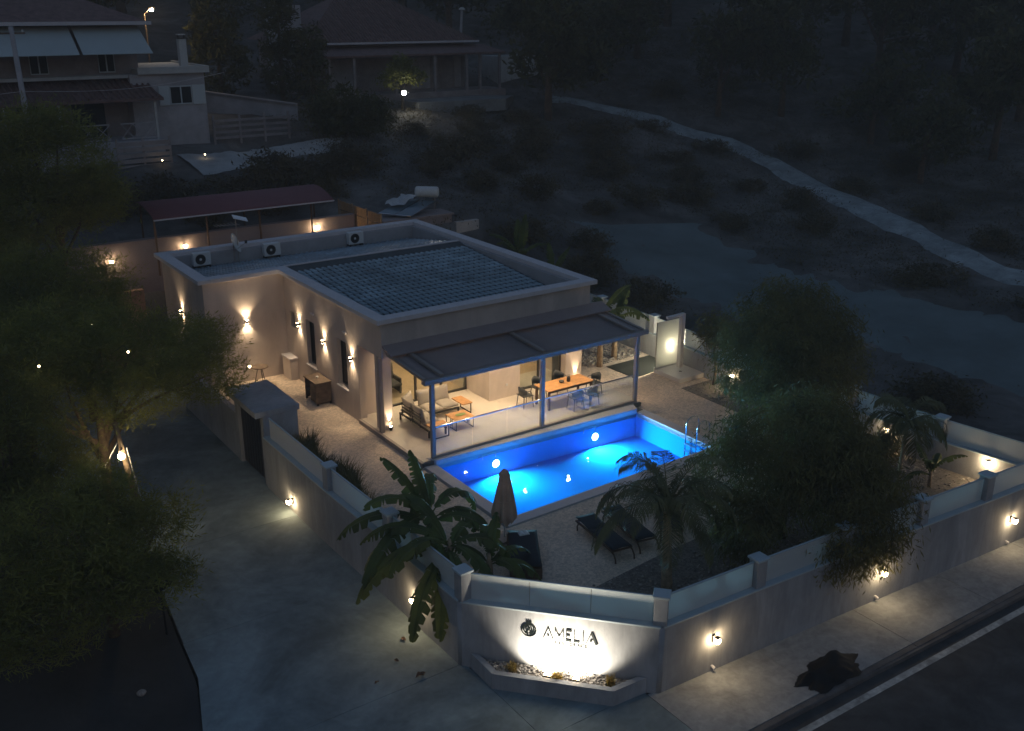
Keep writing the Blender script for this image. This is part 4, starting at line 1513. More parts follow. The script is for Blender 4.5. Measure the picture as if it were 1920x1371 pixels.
banana('banana plant behind the villa showing over the east parapet, left one', (10.5, 7.0, DZ), 3.4,
       [(60, 72, 1.5, .42, 0.64), (150, 62, 1.5, .42, 0.96), (20, 80, 1.7, .45, 0.40), (250, 62, 1.3, .40, 1.12), (330, 57, 1.3, .4, 1.04), (100, 52, 1.4, .4, 1.12)], 5, gain=1.15)
banana('banana plant behind the villa showing over the east parapet, right one', (10.5, 4.6, DZ), 3.15,
       [(80, 77, 1.3, .38, 0.64), (170, 62, 1.3, .38, 0.96), (10, 67, 1.4, .40, 0.80), (250, 57, 1.2, .36, 1.12), (320, 72, 1.4, .4, 0.64)], 6)
banana('banana plant at the villa corner beside the pergola', (10.75, 1.75, DZ), 1.95,
       [(250, 55, 1.7, .50, 1.0), (200, 45, 1.5, .45, 1.2), (310, 50, 1.7, .5, 1.1), (0, 60, 1.8, .5, .8), (60, 50, 1.6, .48, 1.0), (130, 60, 1.5, .45, .9)], 7, gain=1.1)
banana('banana plant between the villa corner and the shower', (11.9, 2.2, DZ), 1.6,
       [(240, 55, 1.5, .48, 1.1), (190, 50, 1.4, .45, 1.2), (300, 45, 1.6, .5, 1.1), (20, 65, 1.6, .45, .7), (90, 50, 1.4, .45, 1.1)], 8)


# palms
def frond(m_, base, az, el, length, droop, seed, leaf=.46, n=34):
    g = random.Random(seed)
    p = Vector(base)
    d = Vector((math.cos(az) * math.cos(el), math.sin(az) * math.cos(el), math.sin(el)))
    side = Vector((-math.sin(az), math.cos(az), 0))
    pts, dirs = [p.copy()], [d.copy()]
    for i in range(n):
        d = (d + Vector((0, 0, -droop / n * (.4 + 1.4 * i / n)))).normalized()
        p = p + d * length / n
        pts.append(p.copy())
        dirs.append(d.copy())
    m_.tube(pts, [.018 * (1 - .85 * i / n) for i in range(n + 1)], 4)
    vs, fs = [], []
    for i in range(3, n + 1):
        for h in (0, .5):
            f_ = min(i - h, n)
            a = int(min(f_, n - 1))
            q = pts[a].lerp(pts[a + 1], f_ - a)
            t = f_ / n
            L_ = leaf * (.45 + .75 * math.sin(math.pi * min(1, t * .9 + .08)))
            for sgn in (1, -1):
                dd = (side * sgn * .8 + dirs[a] * .55 + Vector((0, 0, -.25 + g.uniform(-.25, .25)))).normalized()
                e1_ = q + dd * L_ * .6
                e2_ = e1_ + (dd + Vector((0, 0, -1.1))).normalized() * L_ * .5
                w = Vector((0, 0, 1)).cross(dd).normalized() * .014
                k = len(vs)
                vs += [q - w * .6, q + w * .6, e1_ + w, e1_ - w, e2_]
                fs += [(k, k + 1, k + 2, k + 3), (k + 3, k + 2, k + 4)]
    m_.add(vs, fs)


def palm(label, loc, h, nf, length, seed, rad=.11, lean=(0, 0), el0=-10, el1=75, droop=1.8):
    t = thing('palm_tree', label, 'palm', loc)
    b = Vector(loc)
    top = b + Vector((lean[0], lean[1], h))
    n = 12
    m_ = MB()
    pts, rr = [], []
    for i in range(n + 1):
        pts.append(b.lerp(top, i / n) + Vector((0, 0, -.1 if i == 0 else 0)))
        rr.append(rad * (1.25 - .45 * i / n) * (1.06 if i % 2 else .95))
    m_.tube(pts, rr, 10)
    m_.build('trunk', M['palmtrunk'], t, smooth=True)
    g = random.Random(seed)
    for i in range(nf):
        az = 2 * math.pi * i / nf * 2.618 + g.uniform(-.2, .2)
        el = R(el0 + (el1 - el0) * ((i + .5) / nf))
        f_ = MB()
        frond(f_, top, az, el, length * g.uniform(.85, 1.1), droop * g.uniform(.85, 1.2), seed * 97 + i)
        f_.build('frond', M['palm'], t)
    return t


palm('feathery palm in front of the sun loungers', (1.67, -11.84, DZ), 2.25, 17, 2.2, 3, .12, (-.1, .05), 18, 80, 2.5)
palm('thin palm rising above the east gravel bed', (9.9, -12.5, DZ), 2.6, 12, 1.6, 4, .055, (.35, .15), 0, 75, 2.6)

# ------------------------------------------------------------------ terrace furniture
sf = thing('corner_sofa', 'grey cushioned corner sofa with teak end tables on the terrace', 'sofa', (2.2, .5, 0))
f_ = MB()
f_.box(1.30, 3.28, .42, .47, .22, .27)
f_.box(1.30, 3.28, 1.12, 1.17, .22, .27)
f_.box(1.30, 1.35, -.85, 1.17, .22, .27)
f_.box(1.95, 2.0, -.85, .45, .22, .27)
f_.build('frame', M['dark'], sf)
for (x, y) in ((1.33, -.8), (1.97, -.8), (1.33, 1.14), (3.25, .45), (3.25, 1.14), (1.97, .45)):
    MB().box(x - .025, x + .025, y - .025, y + .025, .002, .22).build('leg', M['dark'], sf)
for a in ((2.0, 2.62), (2.64, 3.24)):
    MB().pillow(((a[0] + a[1]) / 2, .78, .36), (a[1] - a[0], .70, .20)).build('seat_cushion', M['cushion'], sf, smooth=True)
MB().pillow((1.66, .80, .36), (.64, .68, .20)).build('seat_cushion', M['cushion'], sf, smooth=True)
MB().pillow((1.66, .12, .36), (.64, .66, .20)).build('seat_cushion', M['cushion'], sf, smooth=True)
MB().pillow((1.66, -.35, .36), (.62, .30, .20)).build('seat_cushion', M['cushion'], sf, smooth=True)
tb = Matrix.Rotation(R(75), 3, 'X')
for x in (2.32, 2.94):
    MB().pillow((x, 1.13, .64), (.62, .56, .18), tb).build('back_cushion', M['cushion'], sf, smooth=True)
MB().pillow((1.60, 1.06, .64), (.72, .56, .18), Matrix.Rotation(R(38), 3, 'Z') @ tb).build('back_cushion', M['cushion'], sf, smooth=True)
ts = Matrix.Rotation(R(90), 3, 'Z') @ tb
for y in (.55, -.12):
    MB().pillow((1.36, y, .64), (.64, .56, .18), ts).build('back_cushion', M['cushion'], sf, smooth=True)
for y in (.55, -.12):
    for z in (.45, .57, .69):
        MB().box(1.245, 1.265, y - .28, y + .28, z, z + .05).build('back_slat', M['dark'], sf)
    for yy in (y - .28, y + .26):
        MB().box(1.222, 1.244, yy, yy + .025, .25, .78).build('back_post', M['dark'], sf)
for bx in ((3.30, 3.70, .22, .98), (1.34, 2.02, -1.02, -.55)):
    MB().box(*bx, .38, .42).build('end_table_top', M['teak'], sf, bevel=.006)
for (a, b, c, d) in ((3.64, 3.67, .25, .95), (1.37, 1.99, -1.0, -.97)):
    m_ = MB()
    m_.box(a, b, c, d, .002, .03)
    if b - a < .1:
        m_.box(a, b, c, c + .03, .03, .379).box(a, b, d - .03, d, .03, .379)
    else:
        m_.box(a, a + .03, c, d, .03, .379).box(b - .03, b, c, d, .03, .379)
    m_.build('end_table_leg', M['dark'], sf)

ct = thing('coffee_table', 'low teak coffee table with black loop legs by the sofa', 'coffee table', (2.73, -.5, 0))
for k in range(5):
    MB().box(2.35 + k * .152, 2.35 + k * .152 + .146, -.86, -.15, .37, .40).build('top_board', M['teak'], ct)
for x in (2.38, 3.05):
    for (a, b) in ((-.84, -.54), (-.47, -.17)):
        m_ = MB()
        m_.box(x - .012, x + .012, a, b, .002, .026).box(x - .012, x + .012, a, a + .024, .026, .369).box(x - .012, x + .012, b - .024, b, .026, .369)
        m_.build('loop_leg', M['dark'], ct)
pt = thing('serving_plate', 'green leaf-shaped plate on the coffee table', 'plate', (2.75, -.5, .401))
m_ = MB()
vs = []
for k in range(16):
    t = 2 * math.pi * k / 16
    vs.append((2.75 + .20 * math.cos(t), -.5 + .09 * math.sin(t) * (1.2 - .3 * math.cos(t)), .425))
vs.append((2.75, -.5, .403))
m_.add(vs, [(k, (k + 1) % 16, 16) for k in range(16)])
m_.build('dish', M['green_leaf'], pt, smooth=True)

dt = thing('dining_table', 'long teak-topped outdoor dining table behind the glass balustrade', 'dining table', (7.0, -.75, 0))
for k in range(5):
    y = -1.18 + k * .172
    MB().box(5.98, 8.02, y, y + .166, .72, .75).build('top_board', M['teak'], dt)
for x in (6.05, 7.95):
    for y in (-1.12, -.38):
        MB().box(x - .035, x + .035, y - .035, y + .035, .002, .719).build('leg', M['brownwood'], dt)
MB().box(6.09, 7.91, -1.14, -1.10, .64, .719).build('apron', M['brownwood'], dt)
MB().box(6.09, 7.91, -.40, -.36, .64, .719).build('apron', M['brownwood'], dt)


def make_chair():
    t = thing('dining_chair', 'x', 'chair', (0, 0, 0), group='dark chairs around the dining table')
    # faces +Y (towards table), seat at .45
    MB().pillow((0, 0, .44), (.46, .44, .06), n=5).build('seat', M['chairblk'], t, local=True, smooth=True)
    vs, fs = [], []
    n = 10
    for i in range(n + 1):
        a = R(200 + 140 * i / n)
        x, y = .25 * math.cos(a), .02 + .25 * math.sin(a)
        hh = .80 - .12 * abs(i / n - .5) * 2
        vs += [(x, y, .50), (x * 1.06, y * 1.06 - .02, hh), (x * .92, y * .92, .50), (x * .98, y * .98 - .02, hh)]
    for i in range(n):
        k = 4 * i
        fs += [(k, k + 4, k + 5, k + 1), (k + 2, k + 3, k + 7, k + 6), (k + 1, k + 5, k + 7, k + 3), (k, k + 2, k + 6, k + 4)]
    MB().add(vs, fs).build('backrest', M['chairblk'], t, local=True, smooth=True)
    for sx in (-1, 1):
        for sy in (-1, 1):
            MB().tube([(.19 * sx, .17 * sy, .43), (.23 * sx, .21 * sy, .002)], [.018, .013], 6).build('leg', M['chairblk'], t, local=True)
        MB().tube([(.22 * sx, -.10, .64), (.235 * sx, .08, .64), (.22 * sx, .16, .45)], .014, 6).build('arm', M['chairblk'], t, local=True)
    return t


ch = make_chair()
ch['label'] = 'dark chair at the pool side of the dining table, left one'
ch.location = (6.95, -1.50, 0)
copy_tree(ch, (7.62, -1.52, 0), R(4), 'dark chair at the pool side of the dining table, right one')
copy_tree(ch, (6.45, .05, 0), R(182), 'dark chair at the house side of the dining table, left one')
copy_tree(ch, (7.45, .10, 0), R(176), 'dark chair at the house side of the dining table, right one')
copy_tree(ch, (8.42, -.72, 0), R(92), 'dark chair at the right head of the dining table')
copy_tree(ch, (5.60, -.30, 0), R(-92), 'dark chair at the left head of the dining table')

bw = thing('bowl', 'small dark bowl on the dining table', 'bowl', (6.9, -.72, .75))
MB().lathe([(.05, 0), (.09, .03), (.10, .08), (.085, .08), (.07, .035)], (6.9, -.72, .751), 14).build('dish', M['dark'], bw, smooth=True)
ln_ = thing('lantern', 'small dark candle lantern on the dining table', 'lantern', (7.2, -.75, .75))
MB().lathe([(.06, 0), (.07, .02), (.07, .16), (.05, .19), (.02, .21)], (7.2, -.75, .751), 12).build('body', M['dark'], ln_)
MB().tube([(7.15, -.75, .95), (7.15, -.75, 1.0), (7.25, -.75, 1.0), (7.25, -.75, .95)], .006, 5).build('handle', M['dark'], ln_)

# furniture seen through the glass doors
ac_ = thing('armchair', 'dark armchair inside the living room behind the glass', 'armchair', (2.2, 3.6, 0))
MB().pillow((2.2, 3.6, .38), (.75, .7, .24)).build('seat', M['sofa_dark'], ac_, smooth=True)
MB().pillow((2.2, 3.92, .72), (.75, .6, .2), Matrix.Rotation(R(80), 3, 'X')).build('backrest', M['sofa_dark'], ac_, smooth=True)
for x in (1.85, 2.55):
    MB().box(x - .04, x + .04, 3.3, 3.95, .05, .60).build('armrest', M['sofa_dark'], ac_, bevel=.02)
    MB().box(x - .03, x + .03, 3.32, 3.38, .001, .049).build('foot', M['dark'], ac_)
bt = thing('bar_stool', 'black bar stool inside the room behind the dining table', 'stool', (6.7, 2.0, 0))
MB().lathe([(.17, .72), (.19, .74), (.19, .77), (.16, .79)], (6.7, 2.0, 0), 16).build('seat', M['dark'], bt)
for k in range(4):
    a = R(45 + 90 * k)
    MB().tube([(6.7 + .12 * math.cos(a), 2.0 + .12 * math.sin(a), .72), (6.7 + .24 * math.cos(a), 2.0 + .24 * math.sin(a), .001)], .014, 6).build('leg', M['dark'], bt)

# ------------------------------------------------------------------ side yard things
bb = thing('outdoor_cabinet', 'weathered wooden outdoor cabinet against the side wall', 'cabinet', (-.08, 4.75, DZ))
MB().box(-.42, .21, 4.2, 5.28, .68, .72).build('top', M['oldwood'], bb, bevel=.005)
for k in range(5):
    MB().box(-.38, .19, 4.235, 4.26, -.05 + k * .145, .085 + k * .145).build('front_board', M['oldwood'], bb)
MB().box(-.38, .19, 5.22, 5.25, -.1, .679).build('side_panel', M['oldwood'], bb)
MB().box(.16, .19, 4.261, 5.219, -.1, .679).build('back_panel', M['oldwood'], bb)
MB().box(-.38, .159, 4.261, 5.219, .22, .25).build('shelf', M['oldwood'], bb)
MB().box(-.40, -.381, 4.261, 4.75, -.05, .64).build('door', M['oldwood'], bb)
for (x, y) in ((-.36, 4.25), (.15, 4.25), (-.36, 5.2), (.15, 5.2)):
    MB().box(x - .03, x + .03, y - .03, y + .03, DZ + .001, -.051).build('foot', M['dark'], bb)
cp = thing('coffee_cup', 'small white cup on top of the outdoor cabinet', 'cup', (-.1, 4.75, .72))
MB().lathe([(.03, 0), (.045, .03), (.05, .08), (.04, .08), (.025, .02)], (-.1, 4.75, .721), 12).build('bowl', M['white_metal'], cp, smooth=True)
wb = thing('white_service_box', 'upright pale service box in the inner wall corner', 'service box', (0.0, 7.55, DZ))
MB().box(-.10, .215, 7.2, 7.95, DZ + .001, .70).build('body', M['plaster'], wb, bevel=.01)
MB().box(-.13, .217, 7.17, 7.98, .701, .75).build('lid', M['coping'], wb, bevel=.008)
tbx = thing('garden_table', 'small dark round table by the inner corner wall', 'table', (-1.2, 7.5, DZ))
MB().lathe([(.3, .70), (.32, .71), (.32, .73), (.3, .74)], (-1.2, 7.5, DZ), 18).build('top', M['oldwood'], tbx)
for k in range(3):
    a = R(30 + 120 * k)
    MB().tube([(-1.2 + .08 * math.cos(a), 7.5 + .08 * math.sin(a), .55), (-1.2 + .25 * math.cos(a), 7.5 + .25 * math.sin(a), DZ + .001)], .015, 6).build('leg', M['dark'], tbx)
globe_lamp((-1.5, 7.9, .55), (0, -1), 'small lit lamp low on the inner corner wall', .05, 'globe_s', 'small low wall lamps')

# roof equipment
def ac_unit(x, z, label):
    t = thing('air_conditioner', label, 'air conditioner', (x, 12.3, 3.5), group='air conditioners on the roof')
    MB().box(x - .36, x + .36, 12.32, 12.60, 3.54, 4.06).build('case', M['white_metal'], t, bevel=.015)
    ax = Matrix.Rotation(R(90), 4, 'X')
    MB().lathe([(.21, 0), (.21, .012)], (x - .07, 12.319, 3.80), 24, ax).build('fan_grille', M['dark'], t)
    for rr in (.19, .12):
        MB().lathe([(rr, .013), (rr - .012, .02), (rr - .03, .013)], (x - .07, 12.319, 3.80), 24, ax).build('grille_ring', M['chairblk'], t)
    MB().lathe([(.055, .013), (.05, .025)], (x - .07, 12.319, 3.80), 16, ax).build('fan_hub', M['white_metal'], t)
    for dx in (-.3, .3):
        MB().box(x + dx - .03, x + dx + .03, 12.32, 12.62, 3.36, 3.539).build('foot', M['dark'], t)


ac_unit(-1.45, 3.8, 'air conditioner at the left end of the roof')
ac_unit(1.55, 3.8, 'air conditioner right of the satellite dish')
ac_unit(5.45, 3.8, 'air conditioner at the right of the rear parapet')
ds = thing('satellite_dish', 'satellite dish on the rear parapet between two air conditioners', 'satellite dish', (-.05, 12.5, 3.4))
dv = Vector((.75, -.45, .35)).normalized()
qd = dv.to_track_quat('Z', 'Y').to_matrix().to_4x4()
prof = [(.42, .10), (.38, .08), (.28, .04), (.15, .012), (.02, 0)]
MB().lathe([(.02, -.02), (.15, -.008), (.28, .02), (.38, .06), (.42, .10), (.41, .105), (.28, .045), (.15, .016), (.01, .004)], Vector((-.05, 12.4, 4.25)), 22, qd).build('reflector', M['white_metal'], ds, smooth=True)
MB().tube([(-.05, 12.5, 3.35), (-.05, 12.5, 4.2)], .025, 8).build('mast', M['steel_grey'], ds)
MB().tube([Vector((-.05, 12.4, 3.95)), Vector((-.05, 12.4, 4.1)) + dv * .5], .012, 6).build('feed_arm', M['steel_grey'], ds)
MB().obox(Vector((-.05, 12.4, 4.13)) + dv * .52, (.08, .08, .12)).build('receiver', M['chairblk'], ds)
an = thing('tv_antenna', 'aerial with thin rods and a pale flat panel above the roof', 'antenna', (.15, 12.55, 3.4))
MB().tube([(.15, 12.55, 3.35), (.15, 12.55, 5.25)], .018, 6).build('mast', M['steel_grey'], an)
MB().tube([(-.7, 12.7, 5.0), (.3, 12.5, 5.0)], .010, 5).build('boom', M['steel_grey'], an)
for k in range(7):
    x = -.68 + k * .15
    MB().tube([(x, 12.42, 5.0), (x, 12.92, 5.02)], .006, 4).build('rod', M['steel_grey'], an)
MB().obox((.32, 12.5, 5.25), (.62, .30, .03), Matrix.Rotation(R(18), 3, 'Y') @ Matrix.Rotation(R(20), 3, 'X')).build('panel', mat('pale_panel', (.8, .82, .84), .4), an)

# ------------------------------------------------------------------ shower
sw = thing('garden_shower', 'outdoor shower with frosted glass screen and white column', 'shower', (12.8, -.7, DZ))
MB().box(12.05, 13.36, -1.5, -.03, DZ + .001, .02).build('tray', M['shower'], sw, bevel=.012)
MB().box(12.05, 13.36, -.10, -.03, .021, .07).build('tray_kerb', M['shower'], sw)
MB().box(12.08, 13.34, -.085, -.065, .071, 1.92).build('glass_screen', M['showerglass'], sw)
MB().box(12.06, 12.079, -.095, -.055, .021, 1.93).build('screen_edge', M['steel'], sw)
cl = MB().box(12.93, 13.11, -.55, -.37, .021, 2.25).build('column', M['shower'], sw, bevel=.01)
MB().beam((13.02, -.46, 2.20), (12.35, -.30, 2.12), .16, .10).build('shower_head', M['shower'], sw, bevel=.01)
MB().lathe([(.03, 0), (.03, .05), (.015, .06)], (12.95, -.56, 1.1), 12, Matrix.Rotation(R(90), 4, 'X')).build('tap', M['steel'], sw)
MB().lathe([(.06, 0), (.06, .006)], (12.7, -.85, .021), 16).build('drain', M['dark'], sw)
lt = thing('shower_lamp', 'lit round lamp behind the frosted shower screen', 'wall lamp', (13.0, .15, .95))
MB().ball((12.86, .06, .85), .085, 10, 6).build('globe', emis('shower_lamp_globe', (1.0, .90, .66), 240), lt, smooth=True)
MB().tube([(12.86, .13, DZ), (12.86, .13, .80)], .02, 8).build('post', M['lamp_body'], lt)
mt_ = MB().prism([(10.95, 1.55), (11.0, -.05), (13.3, .12), (13.3, 1.6)], DZ - .001, DZ + .02).build('turf_mat', M['mat'])
tag(mt_, 'dark rectangular mat on the deck beside the shower', 'mat')
tag(rock_field('white_pebbles', lambda: (rng.uniform(10.3, 13.2), rng.uniform(1.9, 3.6)), 500, DZ, .04, .09, M['pebble']), 'pale pebbles under the banana plants near the villa corner', 'stones', kind='stuff')

# ------------------------------------------------------------------ poolside things
um = thing('parasol', 'closed terracotta parasol at the near pool corner', 'parasol', (-.22, -7.46, DZ))
ux, uy = -.22, -7.46
MB().tube([(ux, uy, DZ), (ux, uy, 1.88)], .024, 10).build('pole', M['white_metal'], um)
MB().box(ux - .28, ux + .28, uy - .28, uy + .28, DZ + .001, DZ + .07).build('base', M['steel_grey'], um, bevel=.01)
vs, fs = [], []
prof = [(.05, 1.90), (.10, 1.83), (.15, 1.66), (.20, 1.34), (.26, .93), (.30, .62), (.28, .42)]
sg_ = 48
for i, (r_, z) in enumerate(prof):
    for k in range(sg_):
        t = 2 * math.pi * k / sg_
        fold = 1 + (.05 + .24 * i / len(prof)) * math.cos(8 * t + .25 * math.sin(i)) + .05 * math.cos(3 * t + i)
        zz = z + (.10 * math.cos(8 * t) * (i == len(prof) - 1))
        vs.append((ux + r_ * fold * math.cos(t), uy + r_ * fold * math.sin(t), zz))
for i in range(len(prof) - 1):
    for k in range(sg_):
        fs.append((i * sg_ + k, (i + 1) * sg_ + k, (i + 1) * sg_ + (k + 1) % sg_, i * sg_ + (k + 1) % sg_))
fs.append(tuple(range(sg_)))
MB().add(vs, fs).build('canopy', M['umbrella'], um, smooth=True)
MB().lathe([(.17, 1.74), (.13, 1.84), (.06, 1.92), (.01, 1.95)], (ux, uy, 0), 8).build('top_cap', M['umbrella'], um)
MB().tube([(ux + .24 * math.cos(a / 16 * 6.283), uy + .24 * math.sin(a / 16 * 6.283), 1.05) for a in range(17)], .015, 5).build('tie_band', M['umbrella'], um)

db = thing('daybed', 'low daybed with navy cushion and timber base beside the parasol', 'daybed', (-.45, -8.7, DZ))
dm = Matrix.Rotation(R(-32), 3, 'Z')
for nm, dz, sz, m__, bv in (('timber_base', .16, (.82, 1.86, .28), M['brownwood'], .008), ):
    MB().obox((-.47, -8.72, dz - .15), sz, dm).build(nm, m__, db, bevel=bv)
MB().pillow((-.47, -8.72, .24), (.80, 1.84, .16), dm, n=8, puff=1.2).build('mattress', M['navy'], db, smooth=True)
for sx in (-.36, .36):
    for sy in (-.86, .86):
        v = dm @ Vector((sx, sy, 0))
        MB().box(-.47 + v.x - .04, -.47 + v.x + .04, -8.72 + v.y - .04, -8.72 + v.y + .04, DZ + .001, -.125).build('foot', M['brownwood'], db)
bk = thing('open_book', 'open white book lying on the navy daybed', 'book', (-.13, -8.2, .33))
for sgn in (-1, 1):
    vs, fs = [], []
    for i in range(5):
        t = i / 4
        x = sgn * .14 * t
        z = .33 + .03 * math.sin(math.pi * min(1, t * .9 + .1)) + .004
        for yy in (-.10, .10):
            v = Matrix.Rotation(R(-15), 3, 'Z') @ Vector((x, yy, 0))
            vs += [(-.13 + v.x, -8.22 + v.y, z), (-.13 + v.x, -8.22 + v.y, .322)]
    for i in range(4):
        k = 4 * i
        fs += [(k, k + 4, k + 6, k + 2), (k, k + 1, k + 5, k + 4), (k + 2, k + 6, k + 7, k + 3), (k + 1, k + 3, k + 7, k + 5)]
    MB().add(vs, fs).build('pages', M['paper'], bk)


def make_lounger():
    t = thing('sun_lounger', 'x', 'sun lounger', (0, 0, 0), group='navy sun loungers on the deck')
    # local: head at +Y, foot at -Y, length 1.9, width .62
    fr = MB()
    for sx in (-1, 1):
        fr.beam((sx * .29, -.95, .27), (sx * .29, .95, .27), .045, .05)
    for y in (-.93, 0, .93):
        fr.beam((-.27, y, .27), (.27, y, .27), .04, .04)
    fr.build('frame', M['brownwood'], t, local=True)
    for sx in (-1, 1):
        MB().tube([(sx * .29, -.80, .26), (sx * .29, -.99, .22), (sx * .29, -1.08, .12), (sx * .29, -1.10, .002)], .022, 6).build('leg', M['brownwood'], t, local=True)
        MB().tube([(sx * .29, .80, .27), (sx * .29, .88, .12), (sx * .29, .86, .002)], .022, 6).build('leg', M['brownwood'], t, local=True)
    MB().pillow((0, -.35, .325), (.58, 1.20, .06), n=6).build('seat_pad', M['navy'], t, local=True, smooth=True)
    MB().pillow((0, .60, .345), (.58, .74, .06), Matrix.Rotation(R(4), 3, 'X'), n=6).build('back_pad', M['navy'], t, local=True, smooth=True)
    MB().beam((.0, .85, .29), (0, .80, .33), .50, .03).build('back_prop', M['brownwood'], t, local=True)
    return t


lg = make_lounger()
lg['label'] = 'navy sun lounger nearest the parasol'
lg.location = (1.85, -9.15, DZ)
lg.rotation_euler = (0, 0, R(-8))
copy_tree(lg, (2.75, -9.15, DZ), R(-10), 'navy sun lounger in the middle, behind the palm fronds')
copy_tree(lg, (4.05, -9.35, DZ), R(-38), 'navy sun lounger farthest right, by the weeping tree')

# ------------------------------------------------------------------ street and driveway odds
hp = thing('netting_heap', 'crumpled heap of black netting on the pavement by the kerb', 'netting', (3.2, -15.6, G))
vs, fs = [], []
n = 40
for i in range(n + 1):
    for j in range(n + 1):
        a, b = 2 * i / n - 1, 2 * j / n - 1
        r_ = math.sqrt(a * a + b * b)
        h = .50 * math.exp(-((a - .25) ** 2 / .12 + (b - .35) ** 2 / .14)) + .34 * math.exp(-((a + .66) ** 2 / .03 + (b - .05) ** 2 / .12)) + .14 * math.exp(-((a - .1) ** 2 / .5 + (b + .3) ** 2 / .2))
        h += .03 * math.sin(9 * a + 5 * b) * math.cos(7 * b - 3 * a) + .05 * math.sin(17 * a * b + 3)
        k = max(0, 1 - r_ ** 3)
        rag = 1 + .12 * math.sin(5 * math.atan2(b, a)) + .06 * math.sin(11 * math.atan2(b, a))
        vs.append((3.32 + a * .98 * rag + .10 * b, -15.62 + b * .46 * rag - .02 * a, G + .004 + max(0, h) * k))
for i in range(n):
    for j in range(n):
        a, b = 2 * (i + .5) / n - 1, 2 * (j + .5) / n - 1
        if a * a + b * b < 1:
            k = i * (n + 1) + j
            fs.append((k, k + n + 1, k + n + 2, k + 1))
MB().add(vs, fs).build('net_sheet', M['net'], hp, smooth=True)

pn = thing('lamp_pole', 'leaning timber pole with a glaring lamp beneath the big pine', 'lamp pole', (-7.72, .48, G))
ptop = Vector((-8.05, .36, 1.75))
MB().tube([(-7.72, .48, G - .1), ptop + Vector((-.12, -.03, .7))], [.10, .075], 10).build('pole', M['oldwood'], pn, smooth=True)
MB().beam(ptop + Vector((0, 0, -.12)), ptop + Vector((-.15, -.30, -.08)), .05, .05).build('arm', M['steel_grey'], pn)
MB().ball(ptop + Vector((-.13, -.36, -.20)), .095, 10, 6).build('globe', emis('pole_lamp', (1.0, .76, .42), 55), pn, smooth=True)
MB().tube([(-7.60, .42, G - .1), ptop + Vector((.10, -.06, -.1))], .012, 5).build('cable', M['coping'], pn)
MB().tube([ptop + Vector((-.1, 0, .1)), (-10.4, -.9, -.6)], .010, 5).build('guy_wire', M['coping'], pn)

sgn = thing('road_sign', 'small dark triangular road sign seen from behind, at the driveway edge', 'road sign', (-8.83, -5.3, G))
MB().tube([(-8.83, -5.3, G - .1), (-8.83, -5.3, .72)], .03, 8).build('post', M['dark'], sgn)
m_ = MB()
c0 = Vector((-8.80, -5.3, .42))
ax1 = Vector((.80, -.60, 0))
tri = [(-.36, .30), (.36, -.02), (-.22, -.36)]
vs = [c0 + ax1 * a + Vector((0, 0, b)) for a, b in tri] + [c0 + ax1 * a + Vector((0, 0, b)) + Vector((-.012, -.016, 0)) for a, b in tri]
m_.add(vs, [(0, 1, 2), (5, 4, 3), (0, 3, 4, 1), (1, 4, 5, 2), (2, 5, 3, 0)])
m_.build('plate', M['dark_frame'], sgn)
MB().tube([c0 + Vector((-.03, -.04, .10)), c0 + ax1 * .15 + Vector((-.03, -.04, .02))], .012, 5).build('brace', M['steel_grey'], sgn)
st_ = bs.build('pale_stone', M['pebble'], smooth=True)
st_.location = (-10.0, -7.3, -1.0)
st_.scale = (.55, .55, .45)
tag(st_, 'single pale stone on the black soil', 'stone')

for k, (x, y, sc_, lb) in enumerate(((-4.55, -10.35, .26, 'dry curled leaf on the driveway nearest the planter'), (-4.2, -8.9, .20, 'dry curled leaf on the driveway below the banana lamp'), (-5.5, -10.0, .14, 'small dry leaf out in the middle of the driveway'), (-4.75, -9.55, .16, 'small dry leaf beside the banana light pool'))):
    t = thing('dry_leaf', lb, 'leaf', (x, y, G), group='dry leaves on the driveway')
    vs, fs = [], []
    for i in range(9):
        u_ = i / 8
        w_ = sc_ * .28 * math.sin(math.pi * (u_ * .94 + .03))
        zz = G + .012 + .05 * abs(math.sin(u_ * 5 + k)) * sc_ * 3
        cx2, cy2 = x + sc_ * (u_ - .5) * math.cos(k * 1.7), y + sc_ * (u_ - .5) * math.sin(k * 1.7)
        vs += [(cx2 - w_ * math.sin(k * 1.7), cy2 + w_ * math.cos(k * 1.7), zz + w_ * .7), (cx2, cy2, zz), (cx2 + w_ * math.sin(k * 1.7), cy2 - w_ * math.cos(k * 1.7), zz + w_ * .5)]
    for i in range(8):
        b_ = 3 * i
        fs += [(b_, b_ + 1, b_ + 4, b_ + 3), (b_ + 1, b_ + 2, b_ + 5, b_ + 4)]
    MB().add(vs, fs).build('blade', M['brownwood'], t)

# ------------------------------------------------------------------ behind the villa
bwl = thing('rear_boundary_wall', 'brown boundary wall with lamps behind the villa', 'wall', (2, 16, 0))
MB().box(-10.2, 7.2, 16.0, 16.25, -1.3, 4.02).build('wall', M['plaster_back'], bwl)
MB().box(-10.2, 7.2, 15.95, 16.30, 4.02, 4.08).build('cap', M['plaster_back'], bwl)
lw_ = MB().box(-10.0, -3.3, 14.6, 14.85, -1.3, 2.3).build('low_retaining_wall', mat('ochre_render', (.42, .24, .15), .9, var=.15, scale=1.0))
tag(lw_, 'ochre retaining wall left of the villa end', 'wall')
globe_lamp((-4.15, 15.98, 3.35), (0, -1), 'lit lamp on the rear wall at the left end beside the pine', .09, 'globe', 'lamps on the rear boundary wall')
globe_lamp((-1.01, 15.98, 3.62), (0, -1), 'lit lamp on the rear wall above the left air conditioner', .09, 'globe_s', 'lamps on the rear boundary wall')
globe_lamp((5.2, 15.98, 3.70), (0, -1), 'lit lamp on the rear wall beside the bamboo screen', .10, 'globe', 'lamps on the rear boundary wall')
